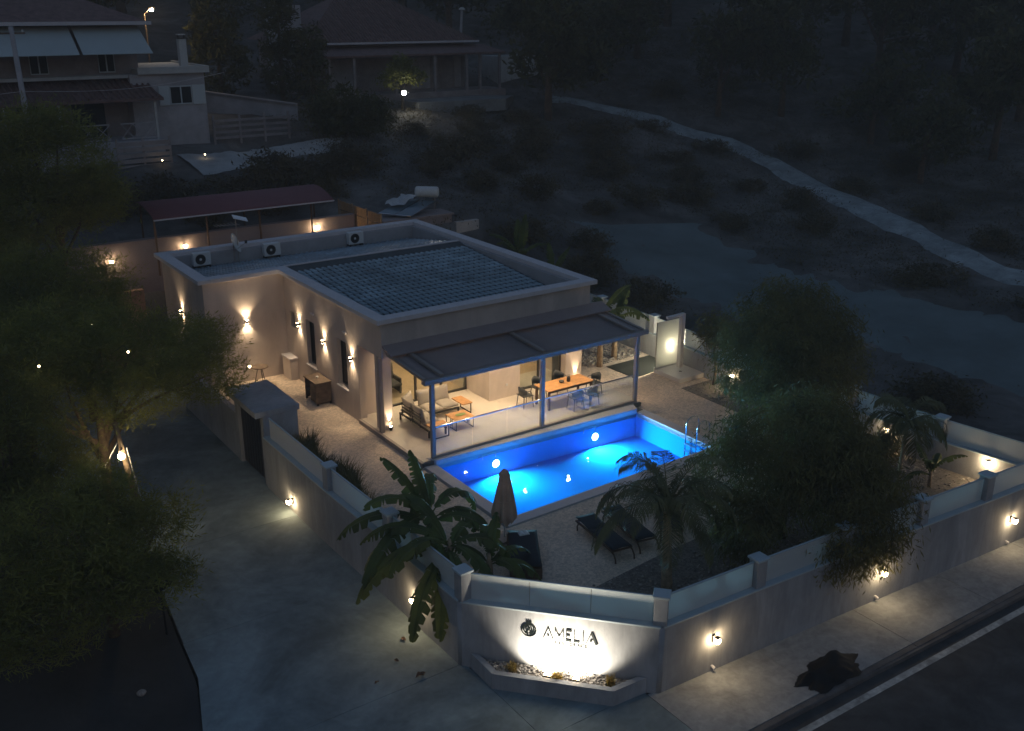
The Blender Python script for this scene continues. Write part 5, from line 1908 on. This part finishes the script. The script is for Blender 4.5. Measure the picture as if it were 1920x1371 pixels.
globe_lamp((-5.6, 14.58, 1.2), (0, -1), 'small lit lamp low on the ochre retaining wall', .06, 'globe_s', 'small low wall lamps')

cn = thing('shade_canopy', 'long maroon canopy on thin posts behind the villa', 'canopy', (2, 17, 3))
vs, fs = [], []
n = 10
for j in range(n + 1):
    t = j / n
    y = 15.5 + 2.3 * t
    z = 4.95 + .42 * math.sin(t * math.pi * .62)
    x0, x1 = -2.30 - .1 * t, 5.95
    vs += [(x0, y, z), (x1, y, z), (x0, y, z + .02), (x1, y, z + .02)]
for j in range(n):
    k = 4 * j
    fs += [(k, k + 1, k + 5, k + 4), (k + 2, k + 6, k + 7, k + 3), (k, k + 4, k + 6, k + 2), (k + 1, k + 3, k + 7, k + 5)]
fs += [(0, 2, 3, 1), (4 * n, 4 * n + 1, 4 * n + 3, 4 * n + 2)]
MB().add(vs, fs).build('roof_sheet', M['redcanvas'], cn, smooth=True)
MB().beam((-2.32, 15.5, 4.93), (5.97, 15.5, 4.93), .05, .06).build('edge_bar', M['coping'], cn)
for x in (-2.25, .0, 2.4, 4.9):
    MB().tube([(x, 15.75, 2.5), (x, 15.75, 5.0)], .045, 8).build('post', M['brownwood'], cn)
for x in (-2.25, 2.4, 5.9):
    MB().tube([(x, 17.7, 2.5), (x, 17.7, 5.2)], .045, 8).build('post', M['brownwood'], cn)

bm = thing('bamboo_screen', 'row of bamboo reed panels lit by the rear wall lamp', 'screen', (7.35, 15.6, 3))
for k in range(3):
    ya, yb = 17.85 - k * 1.48, 16.45 - k * 1.48
    p_ = MB()
    cnt = 40
    for i in range(cnt):
        y = ya + (yb - ya) * (i + .5) / cnt
        z = 4.42 + random.uniform(-.03, .03)
        p_.tube([(7.35 + random.uniform(-.008, .008), y, 1.6), (7.35 + random.uniform(-.012, .012), y + random.uniform(-.012, .012), z)], .0165, 5)
    po = p_.build('reed_panel', M['bamboo'], bm)
    for z in (2.4, 3.2, 4.0):
        MB().beam((7.32, ya, z), (7.32, yb, z), .015, .03).build('tie_rail', M['oldwood'], po)
for k in range(4):
    MB().tube([(7.31, 17.9 - k * 1.48, 1.5), (7.31, 17.9 - k * 1.48, 4.5)], .04, 6).build('post', M['bamboo'], bm)

sh = thing('service_shed', 'low brown service shed behind the villa roof corner', 'shed', (11.5, 17, 1))
MB().box(9.0, 12.9, 16.4, 18.4, -.5, 3.35).build('wall', M['plaster_back'], sh)
MB().box(8.9, 13.0, 16.3, 18.5, 3.35, 3.45).build('roof', M['plaster_back'], sh)
lo_ = MB().box(12.92, 14.3, 16.0, 16.25, -.5, 3.0).build('garden_wall_end', M['plaster'])
tag(lo_, 'short pale wall end behind the villa roof corner', 'wall')
sr = thing('solar_water_heater', 'solar water heater with round white tank and tilted panels', 'solar heater', (11, 17.2, 3.45))
pm = Matrix.Rotation(R(20), 3, 'Z') @ Matrix.Rotation(R(12), 3, 'Y').to_3x3()
for dx in (-.55, .55):
    v = Matrix.Rotation(R(-28), 3, 'Z') @ Vector((dx, 0, 0))
for k in range(2):
    a0 = Vector((9.2 + .62 * k, 17.35 - .55 * k, 3.62 - .06 * k))
    e_l = Vector((2.05, .95, .40))
    e_w = Vector((.60, -.52, -.05))
    vs = [a0, a0 + e_w, a0 + e_w + e_l, a0 + e_l]
    nn = e_w.cross(e_l).normalized() * .06
    vs2 = [v + nn for v in vs]
    po = MB().add(vs + vs2, [(3, 2, 1, 0), (4, 5, 6, 7), (0, 1, 5, 4), (1, 2, 6, 5), (2, 3, 7, 6), (3, 0, 4, 7)]).build('collector_frame', M['steel'], sr)
    vs3 = [v + nn * 1.08 + (sum(vs, Vector()) / 4 - v) * .05 for v in vs]
    MB().add(vs3, [(0, 1, 2, 3)]).build('collector_glass', M['solar'], po)
tc_ = Vector((12.25, 17.75, 4.38))
td = Vector((.72, -.62, 0)).normalized()
qm = td.to_track_quat('Z', 'Y').to_matrix().to_4x4()
MB().lathe([(.02, -.62), (.20, -.61), (.27, -.56), (.28, -.5), (.28, .5), (.27, .56), (.20, .61), (.02, .62)], tc_, 20, qm).build('tank', M['white_metal'], sr, smooth=True)
for s_ in (-.4, .4):
    for dd in (-.15, .15):
        b_ = tc_ + td * s_
        MB().tube([b_ + Vector((0, 0, -.2)), Vector((b_.x + dd, b_.y + dd, 3.45))], .02, 6).build('leg', M['steel_grey'], sr)
tp = thing('tarpaulin', 'pale crumpled tarpaulin lying on the solar panels', 'tarpaulin', (10.9, 17.6, 3.95))
vs, fs = [], []
n = 16
for i in range(n + 1):
    for j in range(n + 1):
        a, b = i / n, j / n
        base = Vector((9.75, 17.85, 3.86)) + Vector((1.35, .65, .30)) * a + Vector((.75, -.60, -.02)) * b
        base.z += .10 + .12 * max(0, math.sin(5.1 * a + 2 * b) * math.cos(4 * b - a)) + .03 * math.sin(15 * a + 9 * b)
        base.x += .10 * math.sin(6 * b + 1)
        base.y += .08 * math.sin(7 * a)
        vs.append(base)
for i in range(n):
    for j in range(n):
        k = i * (n + 1) + j
        fs.append((k, k + 1, k + n + 2, k + n + 1))
MB().add(vs, fs).build('sheet', M['tarp'], tp, smooth=True)

# ------------------------------------------------------------------ left neighbour house
h1 = thing('neighbour_house', 'two-storey house with pale awnings and brown tiled porch roof', 'house', (0, 33, 6))
HW = M['house_wall']
MB().box(-14, 2.3, 32.0, 41, 5.0, 12.4).build('main_wall', M['house_wall2'], h1)
MB().box(1.5, 5.6, 31.0, 37, 4.5, 9.86).build('wing_wall', HW, h1)
MB().box(1.9, 5.85, 30.75, 37.2, 9.861, 10.12).build('wing_roof', M['plain_white'], h1)
for bxx in ((1.9, 5.85, 30.75, 30.9), (5.7, 5.85, 30.9, 37.2)):
    MB().box(*bxx, 10.121, 10.22).build('roof_upstand', M['plain_white'], h1)
c_ = MB().box(5.0, 5.42, 33.0, 33.42, 10.12, 11.6).build('chimney', M['plain_white'], h1)
MB().box(4.95, 5.47, 32.95, 33.47, 11.601, 11.66).build('chimney_cap', M['dark'], c_)
MB().box(5.0, 5.42, 33.0, 33.42, 11.80, 11.86).build('chimney_hood', M['plain_white'], c_)
for dx in (5.03, 5.37):
    MB().box(dx - .02, dx + .02, 33.1, 33.3, 11.661, 11.799).build('hood_support', M['dark'], c_)
# hipped roof
rf = MB().add([(-15, 31.2, 12.55), (3.0, 31.2, 12.55), (3.0, 42, 12.55), (-15, 42, 12.55), (-9.5, 36.6, 14.9), (-2.5, 36.6, 14.9)],
              [(0, 1, 5, 4), (1, 2, 5), (2, 3, 4, 5), (3, 0, 4), (3, 2, 1, 0)]).build('hip_roof', M['roof_brown'], h1)
MB().box(-15, 3.02, 31.1, 31.22, 12.42, 12.6).build('gutter', M['coping'], rf)
# awnings
for a, b in ((-13.8, -5.2), (-5.1, -1.15), (-.98, 2.45)):
    vs = [(a, 32.0, 12.42), (b, 32.0, 12.42), (b + (.14 if b > 0 else 0), 29.9, 10.98), (a, 29.9, 10.98)]
    MB().add(vs + [(x, y, z + .03) for x, y, z in vs], [(3, 2, 1, 0), (4, 5, 6, 7), (0, 1, 5, 4), (1, 2, 6, 5), (2, 3, 7, 6), (3, 0, 4, 7)]).build('awning', M['awning_white'], h1)


def hwin(parent, x0, x1, z0, z1, y, panes=2, frame=None):
    f_ = MB()
    f_.box(x0, x1, y - .06, y - .001, z0, z0 + .06).box(x0, x1, y - .06, y - .001, z1 - .06, z1)
    xs3 = [x0 + (x1 - x0) * k / panes for k in range(panes + 1)]
    for x in xs3:
        f_.box(max(x0, x - .035), min(x1, x + .035), y - .055, y - .002, z0 + .06, z1 - .06)
    fo = f_.build('window', frame or M['shutter'], parent)
    for a, b in zip(xs3[:-1], xs3[1:]):
        MB().box(a + .03, b - .03, y - .03, y - .003, z0 + .06, z1 - .06).build('pane', M['nightglass'], fo)
    return fo


hwin(h1, -3.25, -2.35, 9.95, 10.95, 31.99)
hwin(h1, .20, 1.05, 9.95, 10.95, 31.99)
hwin(h1, -6.4, -5.4, 9.95, 10.95, 31.99)
wf = hwin(h1, 3.58, 4.80, 8.18, 9.18, 30.99)
for a, b in ((2.96, 3.55), (4.83, 5.55)):
    MB().box(a, b, 30.92, 30.985, 8.15, 9.2).build('shutter', M['shutter'], wf)
MB().box(-14.1, 2.25, 31.2, 31.99, 9.68, 9.84).build('balcony_slab', M['plain_white'], h1)
pr = MB().add([(-14, 32, 9.66), (2.2, 32, 9.66), (2.75, 29.4, 8.72), (-14, 29.4, 8.72), (-14, 32, 9.5), (2.2, 32, 9.5), (2.75, 29.4, 8.58), (-14, 29.4, 8.58)],
              [(3, 2, 1, 0), (4, 5, 6, 7), (0, 1, 5, 4), (1, 2, 6, 5), (2, 3, 7, 6), (3, 0, 4, 7)]).build('porch_roof', M['roof_brown'], h1)
for k in range(44):
    x = -10.5 + k * .30
    MB().tube([(x, 31.95, 9.70), (x + .12 * (x + 10) / 13, 29.42, 8.77)], .06, 5).build('roof_roll', M['roof_brown'], pr)
for x in (-8.0, -5.2, -2.6, 2.3):
    MB().box(x - .06, x + .06, 29.6, 29.72, 6.3, 8.6).build('porch_post', M['plain_white'], h1)
MB().box(-14, 2.5, 29.3, 32, 4.0, 6.55).build('porch_base', HW, h1)
for a, b in ((-2.4, -.2), (.4, 2.22)):
    MB().box(a, b, 29.62, 29.67, 7.40, 7.46).build('porch_rail', M['house_wall'], h1)
    MB().box(a, b, 29.62, 29.67, 6.62, 6.68).build('porch_rail', M['house_wall'], h1)
    for k in range(3):
        s0 = a + (b - a) * k / 3
        s1 = a + (b - a) * (k + 1) / 3
        MB().beam((s0, 29.645, 6.68), (s1, 29.645, 7.40), .03, .035).build('cross_brace', M['house_wall'], h1)
        MB().beam((s1, 29.655, 6.68), (s0, 29.655, 7.40), .03, .035).build('cross_brace', M['house_wall'], h1)
for a, b in ((-4.2, -2.9), (-1.5, .2)):
    MB().box(a, b, 31.93, 31.99, 6.56, 8.5).build('porch_door', M['nightglass'], h1)

sfn = thing('slatted_fence', 'pale slatted fence below the neighbour porch', 'fence', (1.4, 28, 5))
for k in range(5):
    MB().box(-.4, 2.45, 27.98, 28.02, 5.25 + k * .30, 5.45 + k * .30).build('slat', M['house_wall2'], sfn)
for x in (-.35, 1.0, 2.4):
    MB().box(x - .05, x + .05, 28.03, 28.10, 4.6, 6.85).build('post', M['house_wall2'], sfn)
yg = thing('yard_fence', 'low railed fence across the pale neighbour yard', 'fence', (8, 31, 6))
for k in range(4):
    MB().box(5.7, 10.4, 30.5, 30.54, 6.15 + k * .32, 6.29 + k * .32).build('slat', M['house_wall2'], yg)
for x in (5.75, 7.3, 8.8, 10.3):
    MB().box(x - .06, x + .06, 30.55, 30.63, 5.6, 7.5).build('post', M['house_wall2'], yg)
yw = thing('yard_wall', 'grey yard wall with a flat cap right of the neighbour house', 'wall', (10, 35, 7))
MB().add([(7.6, 38, 5.5), (12.4, 34, 5.5), (12.4, 34.2, 5.5), (7.6, 38.2, 5.5), (7.6, 38, 8.2), (12.4, 34, 7.45), (12.4, 34.2, 7.45), (7.6, 38.2, 8.2)],
         [(0, 3, 2, 1), (4, 5, 6, 7), (0, 1, 5, 4), (1, 2, 6, 5), (2, 3, 7, 6), (3, 0, 4, 7)]).build('wall', HW, yw)
MB().beam((7.6, 38.1, 8.26), (12.4, 34.1, 7.51), .42, .1).build('cap', M['house_wall2'], yw)
yd = strip('neighbour_yard', [(3.2, 27.6), (6.0, 27.9), (9.0, 28.0), (12.6, 27.6)], 3.4, mat('pale_yard_concrete', (.36, .37, .37), .9, var=.2, scale=.8), .06, 30, .2)
struct(tag(yd, 'pale concrete yard beside the neighbour house', 'yard'))
EM['tiny'] = emis('tiny_lamp', WARM, 9)
for x, y, lb in ((1.75, 27.5, 'tiny lit spike lamp at the foot of the neighbour slatted fence'), (4.3, 28.2, 'tiny lit spike lamp on the rim of the pale neighbour yard')):
    z0 = tz(x, y)
    t = thing('spike_lamp', lb, 'garden lamp', (x, y, z0), group='tiny lamps by the neighbour house')
    MB().tube([(x, y, z0 - .1), (x, y, z0 + .32)], .012, 6).build('stem', M['dark'], t)
    MB().ball((x, y, z0 + .36), .035, 8, 5).build('globe', EM['tiny'], t, smooth=True)
for (x, y, z), lb in (((-7.45, .77, 4.3), 'tiny added bulb in the big pine standing in for a lamp behind it'), ((-9.9, 0.0, 4.6), 'tiny added bulb in the far left pine standing in for a lamp behind it')):
    t = thing('stand_in_bulb', lb, 'bulb', (x, y, z), group='tiny added bulbs in the pines')  # bulb and cord are added; they stand in for lamps behind the crowns
    MB().tube([(x - .25, y + 1.0, z - .3), (x - .05, y + .3, z + .12), (x, y, z + .06)], .008, 5).build('cord', M['dark'], t)
    MB().ball((x, y, z), .03, 8, 5).build('globe', EM['tiny'], t, smooth=True)

sl_ = thing('street_lamp', 'street lamp on a thin post behind the neighbour house', 'street lamp', (5.25, 40, 7.5))
MB().tube([(5.25, 40, 7), (5.23, 40, 12.9)], [.08, .05], 8).build('post', M['oldwood'], sl_)
MB().tube([(5.23, 40, 12.85), (5.55, 39.8, 13.2)], .03, 6).build('arm', M['steel_grey'], sl_)
MB().obox((5.62, 39.75, 13.22), (.4, .2, .1)).build('head', M['lamp_body'], sl_)
MB().ball((5.62, 39.7, 13.12), .13, 10, 6, .7).build('lens', EM['street'], sl_, smooth=True)
up = thing('utility_pole', 'grey utility pole rising in front of the neighbour porch', 'utility pole', (-4.72, 26, 5))
MB().tube([(-4.7, 26, 4.5), (-4.88, 26, 12.5)], [.16, .11], 10).build('pole', M['house_wall'], up, smooth=True)
MB().beam((-5.5, 26, 12.2), (-4.3, 26, 12.2), .08, .08).build('crossarm', M['oldwood'], up)
for x in (-5.4, -4.4):
    MB().lathe([(.03, 0), (.05, .05), (.03, .12)], (x, 26, 12.24), 8).build('insulator', M['white_metal'], up)
MB().tube([(-4.8, 25.95, 9.6)] + [(-4.8 + k * 1.05, 25.95 + .2 * k, 9.6 - .35 * math.sin(math.pi * k / 10) + .04 * k) for k in range(1, 11)], .012, 4).build('cable', M['coping'], up)
MB().tube([(-4.8, 25.95, 9.6)] + [(-4.8 - k * 1.2, 25.95 - .1 * k, 9.6 - .3 * math.sin(math.pi * k / 10)) for k in range(1, 11)], .012, 4).build('cable', M['coping'], up)

# ------------------------------------------------------------------ second house
h2 = thing('far_house', 'single-storey hip-roofed house with a long porch up the slope', 'house', (23, 43, 7))
MB().box(17.2, 30.0, 42.0, 52, 5.5, 10.8).build('wall', M['house_wall2'], h2)
rf2 = MB().add([(16.4, 41.2, 10.85), (30.8, 41.2, 10.85), (30.8, 52.5, 10.85), (16.4, 52.5, 10.85), (21.6, 46.8, 14.1), (25.4, 46.8, 14.1)],
               [(0, 1, 5, 4), (1, 2, 5), (2, 3, 4, 5), (3, 0, 4), (3, 2, 1, 0)]).build('hip_roof', M['roof_brown'], h2)
MB().box(16.4, 30.8, 41.08, 41.2, 10.74, 10.88).build('gutter', M['coping'], rf2)
for k in range(56):
    x = 16.7 + k * .25
    t0 = max(0.0, min(1.0, min((x - 16.4) / 5.2, (30.8 - x) / 5.4)))
    if t0 > .05:
        MB().tube([(x, 41.22, 10.90), (x, 41.2 + 5.6 * t0, 10.88 + 3.25 * t0)], .05, 4).build('roof_roll', M['roof_brown'], rf2)
vs = [(16.8, 41.9, 10.55), (31.6, 41.9, 10.55), (32.0, 39.2, 10.08), (17.0, 39.2, 10.08)]
MB().add(vs + [(x, y, z - .14) for x, y, z in vs], [(3, 2, 1, 0), (4, 5, 6, 7), (0, 1, 5, 4), (1, 2, 6, 5), (2, 3, 7, 6), (3, 0, 4, 7)]).build('porch_roof', M['roof_brown'], h2)
for x in (17.3, 19.2, 22.5, 25.8, 28.6, 29.8, 31.6):
    MB().box(x - .09, x + .09, 39.4, 39.58, 6.5, 9.95).build('porch_post', M['house_wall2'], h2)
MB().box(17, 32, 39.2, 42, 5.5, 7.35).build('porch_base', M['house_wall2'], h2)
for a, b in ((18.2, 20.4), (25.2, 26.8), (29.0, 29.6)):
    MB().box(a, b, 41.9, 41.99, 7.4, 9.7).build('shutter_door', HW, h2)
MB().tube([(31.5, 45, 10), (31.72, 45, 13.0)], .11, 8).build('flue', M['house_wall'], h2)
MB().lathe([(.25, 0), (.25, .1), (.1, .2)], (31.72, 45, 13.05), 10).build('flue_cap', M['plain_white'], h2)
MB().box(15.9, 17.19, 43.5, 47, 5.5, 13.4).build('end_wall', HW, h2)
cw = MB().box(33.2, 38.8, 42.0, 44.4, 5.0, 9.55).build('outbuilding_block', M['plain_white'])
tag(cw, 'pale blank outbuilding right of the far house', 'outbuilding')
wk = MB().prism([(22.5, 36.2), (29.5, 35.6), (31.5, 37.4), (29, 39.1), (22, 39.1)], 6.1, 6.95).build('porch_apron', mat('apron_concrete', (.22, .23, .23), .9, var=.3, scale=.7))
struct(tag(wk, 'pale concrete apron in front of the far house porch', 'apron'))
fl = thing('floodlight_post', 'glaring floodlight on a post in the little tree by the far house', 'floodlight', (21.2, 36, 6))
MB().tube([(21.2, 36.1, 5.5), (21.2, 36.1, 7.6)], .04, 6).build('post', M['dark'], fl)
MB().obox((21.19, 36.0, 7.7), (.34, .10, .30)).build('housing', M['dark'], fl)
MB().obox((21.17, 35.93, 7.7), (.28, .02, .24)).build('lens', EM['white'], fl)

# ------------------------------------------------------------------ background trees and scrub
tree('forked_tree', 'small forked tree around the floodlight by the far house', 'tree', (21.3, 36.4, tz(21.3, 36.4)), 1.6,
     [(.0, 0, 2.6, 1.0, .8, .7), (-.8, .1, 2.1, .7, .7, .6), (.9, .1, 2.3, .8, .7, .6), (.1, 0, 3.3, .6, .6, .5)], 3600, .26, .3, .2, M['pine2'], .09, seed=40)
tree('cypress_tree', 'tall dark cypress between the two houses', 'tree', (14.2, 40.5, tz(14.2, 40.5)), 5.0,
     [(0, 0, 2.2, 1.3, 1.3, 1.9), (0, 0, 4.6, 1.2, 1.2, 2.0), (.1, 0, 6.6, .8, .8, 1.6)], 7000, .32, .3, .25, M['bgtree'], .14, seed=41)
tree('cypress_tree', 'broad dark conifer right of the street lamp', 'tree', (10.2, 41.5, tz(10.2, 41.5)), 4.5,
     [(0, 0, 2.4, 2.0, 2.0, 1.8), (0, 0, 4.4, 1.7, 1.7, 1.6), (-.2, 0, 5.8, 1.0, 1.0, 1.0)], 7000, .34, .3, .28, M['bgtree'], .16, seed=42)
tree('cypress_tree', 'dark conifer close to the end wall of the far house', 'tree', (15.6, 38.6, tz(15.6, 38.6)), 4.0,
     [(0, 0, 2.0, 1.2, 1.2, 1.6), (0, 0, 4.0, .9, .9, 1.5)], 5000, .30, .3, .24, M['bgtree'], .13, seed=43)
tree('round_bush', 'big round dark bush below the far house', 'bush', (13.3, 29.0, tz(13.3, 29.0)), 1.0,
     [(0, 0, 1.5, 2.1, 1.9, 1.4), (1.3, -.2, 1.1, 1.5, 1.5, 1.1), (-1.1, -.1, 1.2, 1.3, 1.3, 1.1)], 9000, .28, .3, .25, M['bgtree'], .12, seed=44)

prot = []
for k in range(5):
    g = random.Random(60 + k)
    lobes = [(g.uniform(-1.3, 1.3), g.uniform(-1.3, 1.3), 3.2 + g.uniform(-.8, 1.8), g.uniform(1.2, 2.0), g.uniform(1.2, 2.0), g.uniform(.8, 1.4)) for _ in range(6)]
    prot.append((lobes, 60 + k))
spots = []
g = random.Random(5)
WD = 'dark tree in the unlit wood along the top of the slope'
# ordered from near to far, on the right and along the top
for (x, y, s) in ((31.5, 33.0, 1.5), (37, 42.5, 1.7), (41.5, 39.5, 1.5), (46, 30, 1.3), (50.5, 27.5, 1.5), (52, 20, 1.3), (55, 12, 1.6), (47.5, 12.5, 1.1), (60, 26, 1.7), (56, 36, 1.7), (48, 42, 1.8), (63, 15, 1.7),
                  (68, 24, 1.8), (66, 34, 1.9), (57, 48, 2.0), (45, 52, 2.0), (36, 54, 1.9), (76, 32, 2.0), (72, 44, 2.1), (62, 58, 2.2), (50, 62, 2.2), (38, 66, 2.2), (26, 66, 2.0), (16, 62, 1.9), (6, 60, 1.9), (-4, 58, 1.8), (86, 40, 2.2),
                  (82, 54, 2.4), (74, 66, 2.4), (60, 74, 2.5), (46, 78, 2.5), (30, 80, 2.4), (14, 78, 2.3), (0, 75, 2.2), (95, 30, 2.2), (100, 52, 2.6), (92, 70, 2.6), (78, 84, 2.8), (58, 92, 2.8), (38, 96, 2.8), (16, 96, 2.6), (-6, 92, 2.5),
                  (104, 20, 2.2), (88, 16, 2.0), (78, 12, 1.9), (70, 5, 1.6), (112, 66, 3), (100, 90, 3), (80, 106, 3), (56, 112, 3), (30, 116, 3), (8, 112, 2.8)):
    spots.append((x, y, s))
protos = []
for k, (lobes, sd) in enumerate(prot):
    t = tree('hill_tree', WD, 'tree', (0, 0, 0), 3.0, lobes, 4200, .36, .34, .30, M['bgtree'], .17, seed=sd, group='trees of the dark upper wood')
    protos.append(t)
for i, (x, y, s) in enumerate(spots):
    loc = (x, y, tz(x, y) - .1)
    rz = g.uniform(0, 6.28)
    sc = (s * g.uniform(.9, 1.1), s * g.uniform(.9, 1.1), s * g.uniform(.85, 1.1))
    if i < 5:
        t = protos[i]
        t.location, t.rotation_euler, t.scale = loc, (0, 0, rz), sc
    else:
        t = copy_tree(protos[i % 5], loc, rz, None, None, sc)
    if y > 56 and x < 50:
        t['label'], t['group'] = 'dark tree along the top edge behind the two neighbour houses', 'trees behind the neighbour houses'
    elif x < 50 and y > 30:
        t['label'], t['group'] = 'dark tree between the far house and the upper end of the track', 'trees at the upper end of the track'
    elif x < 64 and y < 40:
        t['label'], t['group'] = 'dark tree on the slope just right of the dirt track', 'trees right of the track'
    else:
        t['label'], t['group'] = 'dark tree in the unlit wood at the top right', 'trees of the dark upper wood'


bp = []
for k in range(3):
    t = tree('scrub_bush', 'x', 'bush', (0, 0, 0), .4, [(random.uniform(-.5, .5), random.uniform(-.5, .5), .45, .8, .8, .55) for _ in range(3)], 3600, .13, .34, .15, M['bushleaf'], .04, seed=80 + k, group='x')
    bp.append(t)
BG = [('dark scrub bush on the unlit slope behind the villa', 'scrub bushes on the slope behind the villa',
       [(15.5, 22.5, 1.3), (18, 24.5, 1.5), (20.5, 23, 1.1), (17, 20, 1.0), (22, 27.5, 1.6), (25, 26, 1.2), (27.5, 29, 1.4), (24, 31, 1.2), (29, 23, 1.2), (31, 26, 1.5), (20, 19, 1.1), (23, 17, .9), (27, 18, 1.1), (31, 18, 1.3),
        (34, 21, 1.2), (30, 13, 1.0), (17.5, 6.5, 1.1), (16.2, 9.5, 1.3), (19, 12.5, 1.2), (15.5, 13.5, 1.2), (29.5, 33, 1.2), (26, 35, 1.1), (17.5, 33, 1.2), (19.5, 31, 1.0), (33.5, 29.5, 1.3)]),
      ('bush in the dark hedge row between the maroon canopy and the neighbour yard', 'hedge bushes behind the maroon canopy',
       [(9.5, 22.8, 1.5), (6.5, 22.3, 1.6), (3.5, 22.5, 1.5), (.5, 22.8, 1.5), (-2, 22.2, 1.4), (11.5, 24.5, 1.5), (5, 20.5, 1.1), (8, 20.5, 1.2), (1.5, 20.4, 1.1)]),
      ('dark bush at the edge of the pale dirt track', 'bushes along the dirt track',
       [(36.5, 24.5, 1.1), (37.5, 14, 1.1), (34, 10, 1.2), (41.2, 7, 1.2), (39, 1.5, 1.3), (40.5, 25, 1.0), (37, 18, 1.0), (43.5, 14.2, 1.1), (46.5, 22, 1.2), (49, 15, 1.3), (44, 34.5, 1.3), (38.5, 29.5, 1.0)]),
      ('dark bush on the bare field beyond the east garden wall', 'bushes beyond the east garden wall',
       [(18.6, -2.5, 1.0), (32.5, -4.5, 1.5), (31.5, 1.0, 1.2), (34.5, -8, 1.5), (19.2, -7.2, 1.2)])]
i = 0
for lb, gr, L_ in BG:
    for (x, y, s_) in L_:
        loc = (x, y, tz(x, y) - .05)
        rz = g.uniform(0, 6.28)
        sc = (s_ * g.uniform(.9, 1.4), s_ * g.uniform(.9, 1.3), s_ * g.uniform(.7, 1.1))
        if i < 3:
            bp[i].location, bp[i].rotation_euler, bp[i].scale = loc, (0, 0, rz), sc
            bp[i]['label'], bp[i]['group'] = lb, gr
        else:
            copy_tree(bp[i % 3], loc, rz, lb, gr, sc)
        i += 1

# low ground cover over the slope: one uncountable mass
gg = np.random.default_rng(77)
K = 6500
px_ = gg.uniform(11, 62, K)
py_ = gg.uniform(-8, 46, K)
fc_ = np.array([(24.5, 15.0), (23.7, 12), (23.2, 9), (23.5, 6), (24, 3.5), (25, 1), (26, -1.5), (26.3, -5), (26.5, -9)])
fieldm = np.min(np.hypot(px_[:, None] - fc_[:, 0], py_[:, None] - fc_[:, 1]), axis=1) < 5.2
keep = (~fieldm) & ~((px_ < 14.6) & (py_ < 16)) & ~((px_ < 33) & (py_ > 38))
pathpts = np.array([(46, -8.5), (40, -5), (34.5, -2.0), (36, 1.5), (37.5, 4.8), (39, 8.5), (40.5, 12), (42, 16), (43, 20.5), (43.5, 26), (42.5, 29), (41, 31.5), (36.6, 35.2), (31.5, 37.6)])
dp = np.min(np.hypot(px_[:, None] - pathpts[:, 0], py_[:, None] - pathpts[:, 1]), axis=1)
keep &= dp > 2.3
px_, py_ = px_[keep], py_[keep]
K = len(px_)
pz_ = tz_raw(px_, py_)
per = 28
ci = np.repeat(np.arange(K), per)
rad_ = gg.uniform(.25, 1.0, K)[ci]
c = np.stack([px_[ci] + gg.normal(size=K * per) * rad_, py_[ci] + gg.normal(size=K * per) * rad_, pz_[ci] + np.abs(gg.normal(size=K * per)) * .16], 1)
u = gg.normal(size=(K * per, 3))
u[:, 2] = np.abs(u[:, 2])
u /= np.linalg.norm(u, axis=1)[:, None]
w = np.cross(u, gg.normal(size=(K * per, 3)))
w /= np.linalg.norm(w, axis=1)[:, None]
sz = gg.uniform(.07, .22, K * per)[:, None]
V = np.stack([c - u * sz * .5, c + w * sz * .14, c + u * sz * .5, c - w * sz * .14], 1).reshape(-1, 3)
o = cloud_obj('low_scrub', V, np.arange(4 * K * per).reshape(-1, 4), M['bushleaf'], None)
tag(o, 'low dry scrub covering the dark slope', 'scrub', kind='stuff')

hz = MB().box(-95, 260, -75, 260, -3, 90).build('haze', mat('tmp', (1, 1, 1)))  # air volume added to lift the dark tones of the scene
hm = bpy.data.materials.new('haze_air')
hm.use_nodes = True
hm.node_tree.nodes.remove(hm.node_tree.nodes['Principled BSDF'])
pv_ = hm.node_tree.nodes.new('ShaderNodeVolumePrincipled')
pv_.inputs['Color'].default_value = (.92, .88, .82, 1)
pv_.inputs['Density'].default_value = 0.0019
hm.node_tree.links.new(pv_.outputs[0], hm.node_tree.nodes['Material Output'].inputs['Volume'])
hz.data.materials.clear()
hz.data.materials.append(hm)
tag(hz, 'thin added haze lifting the dark tones of the whole hillside', 'haze', kind='stuff')
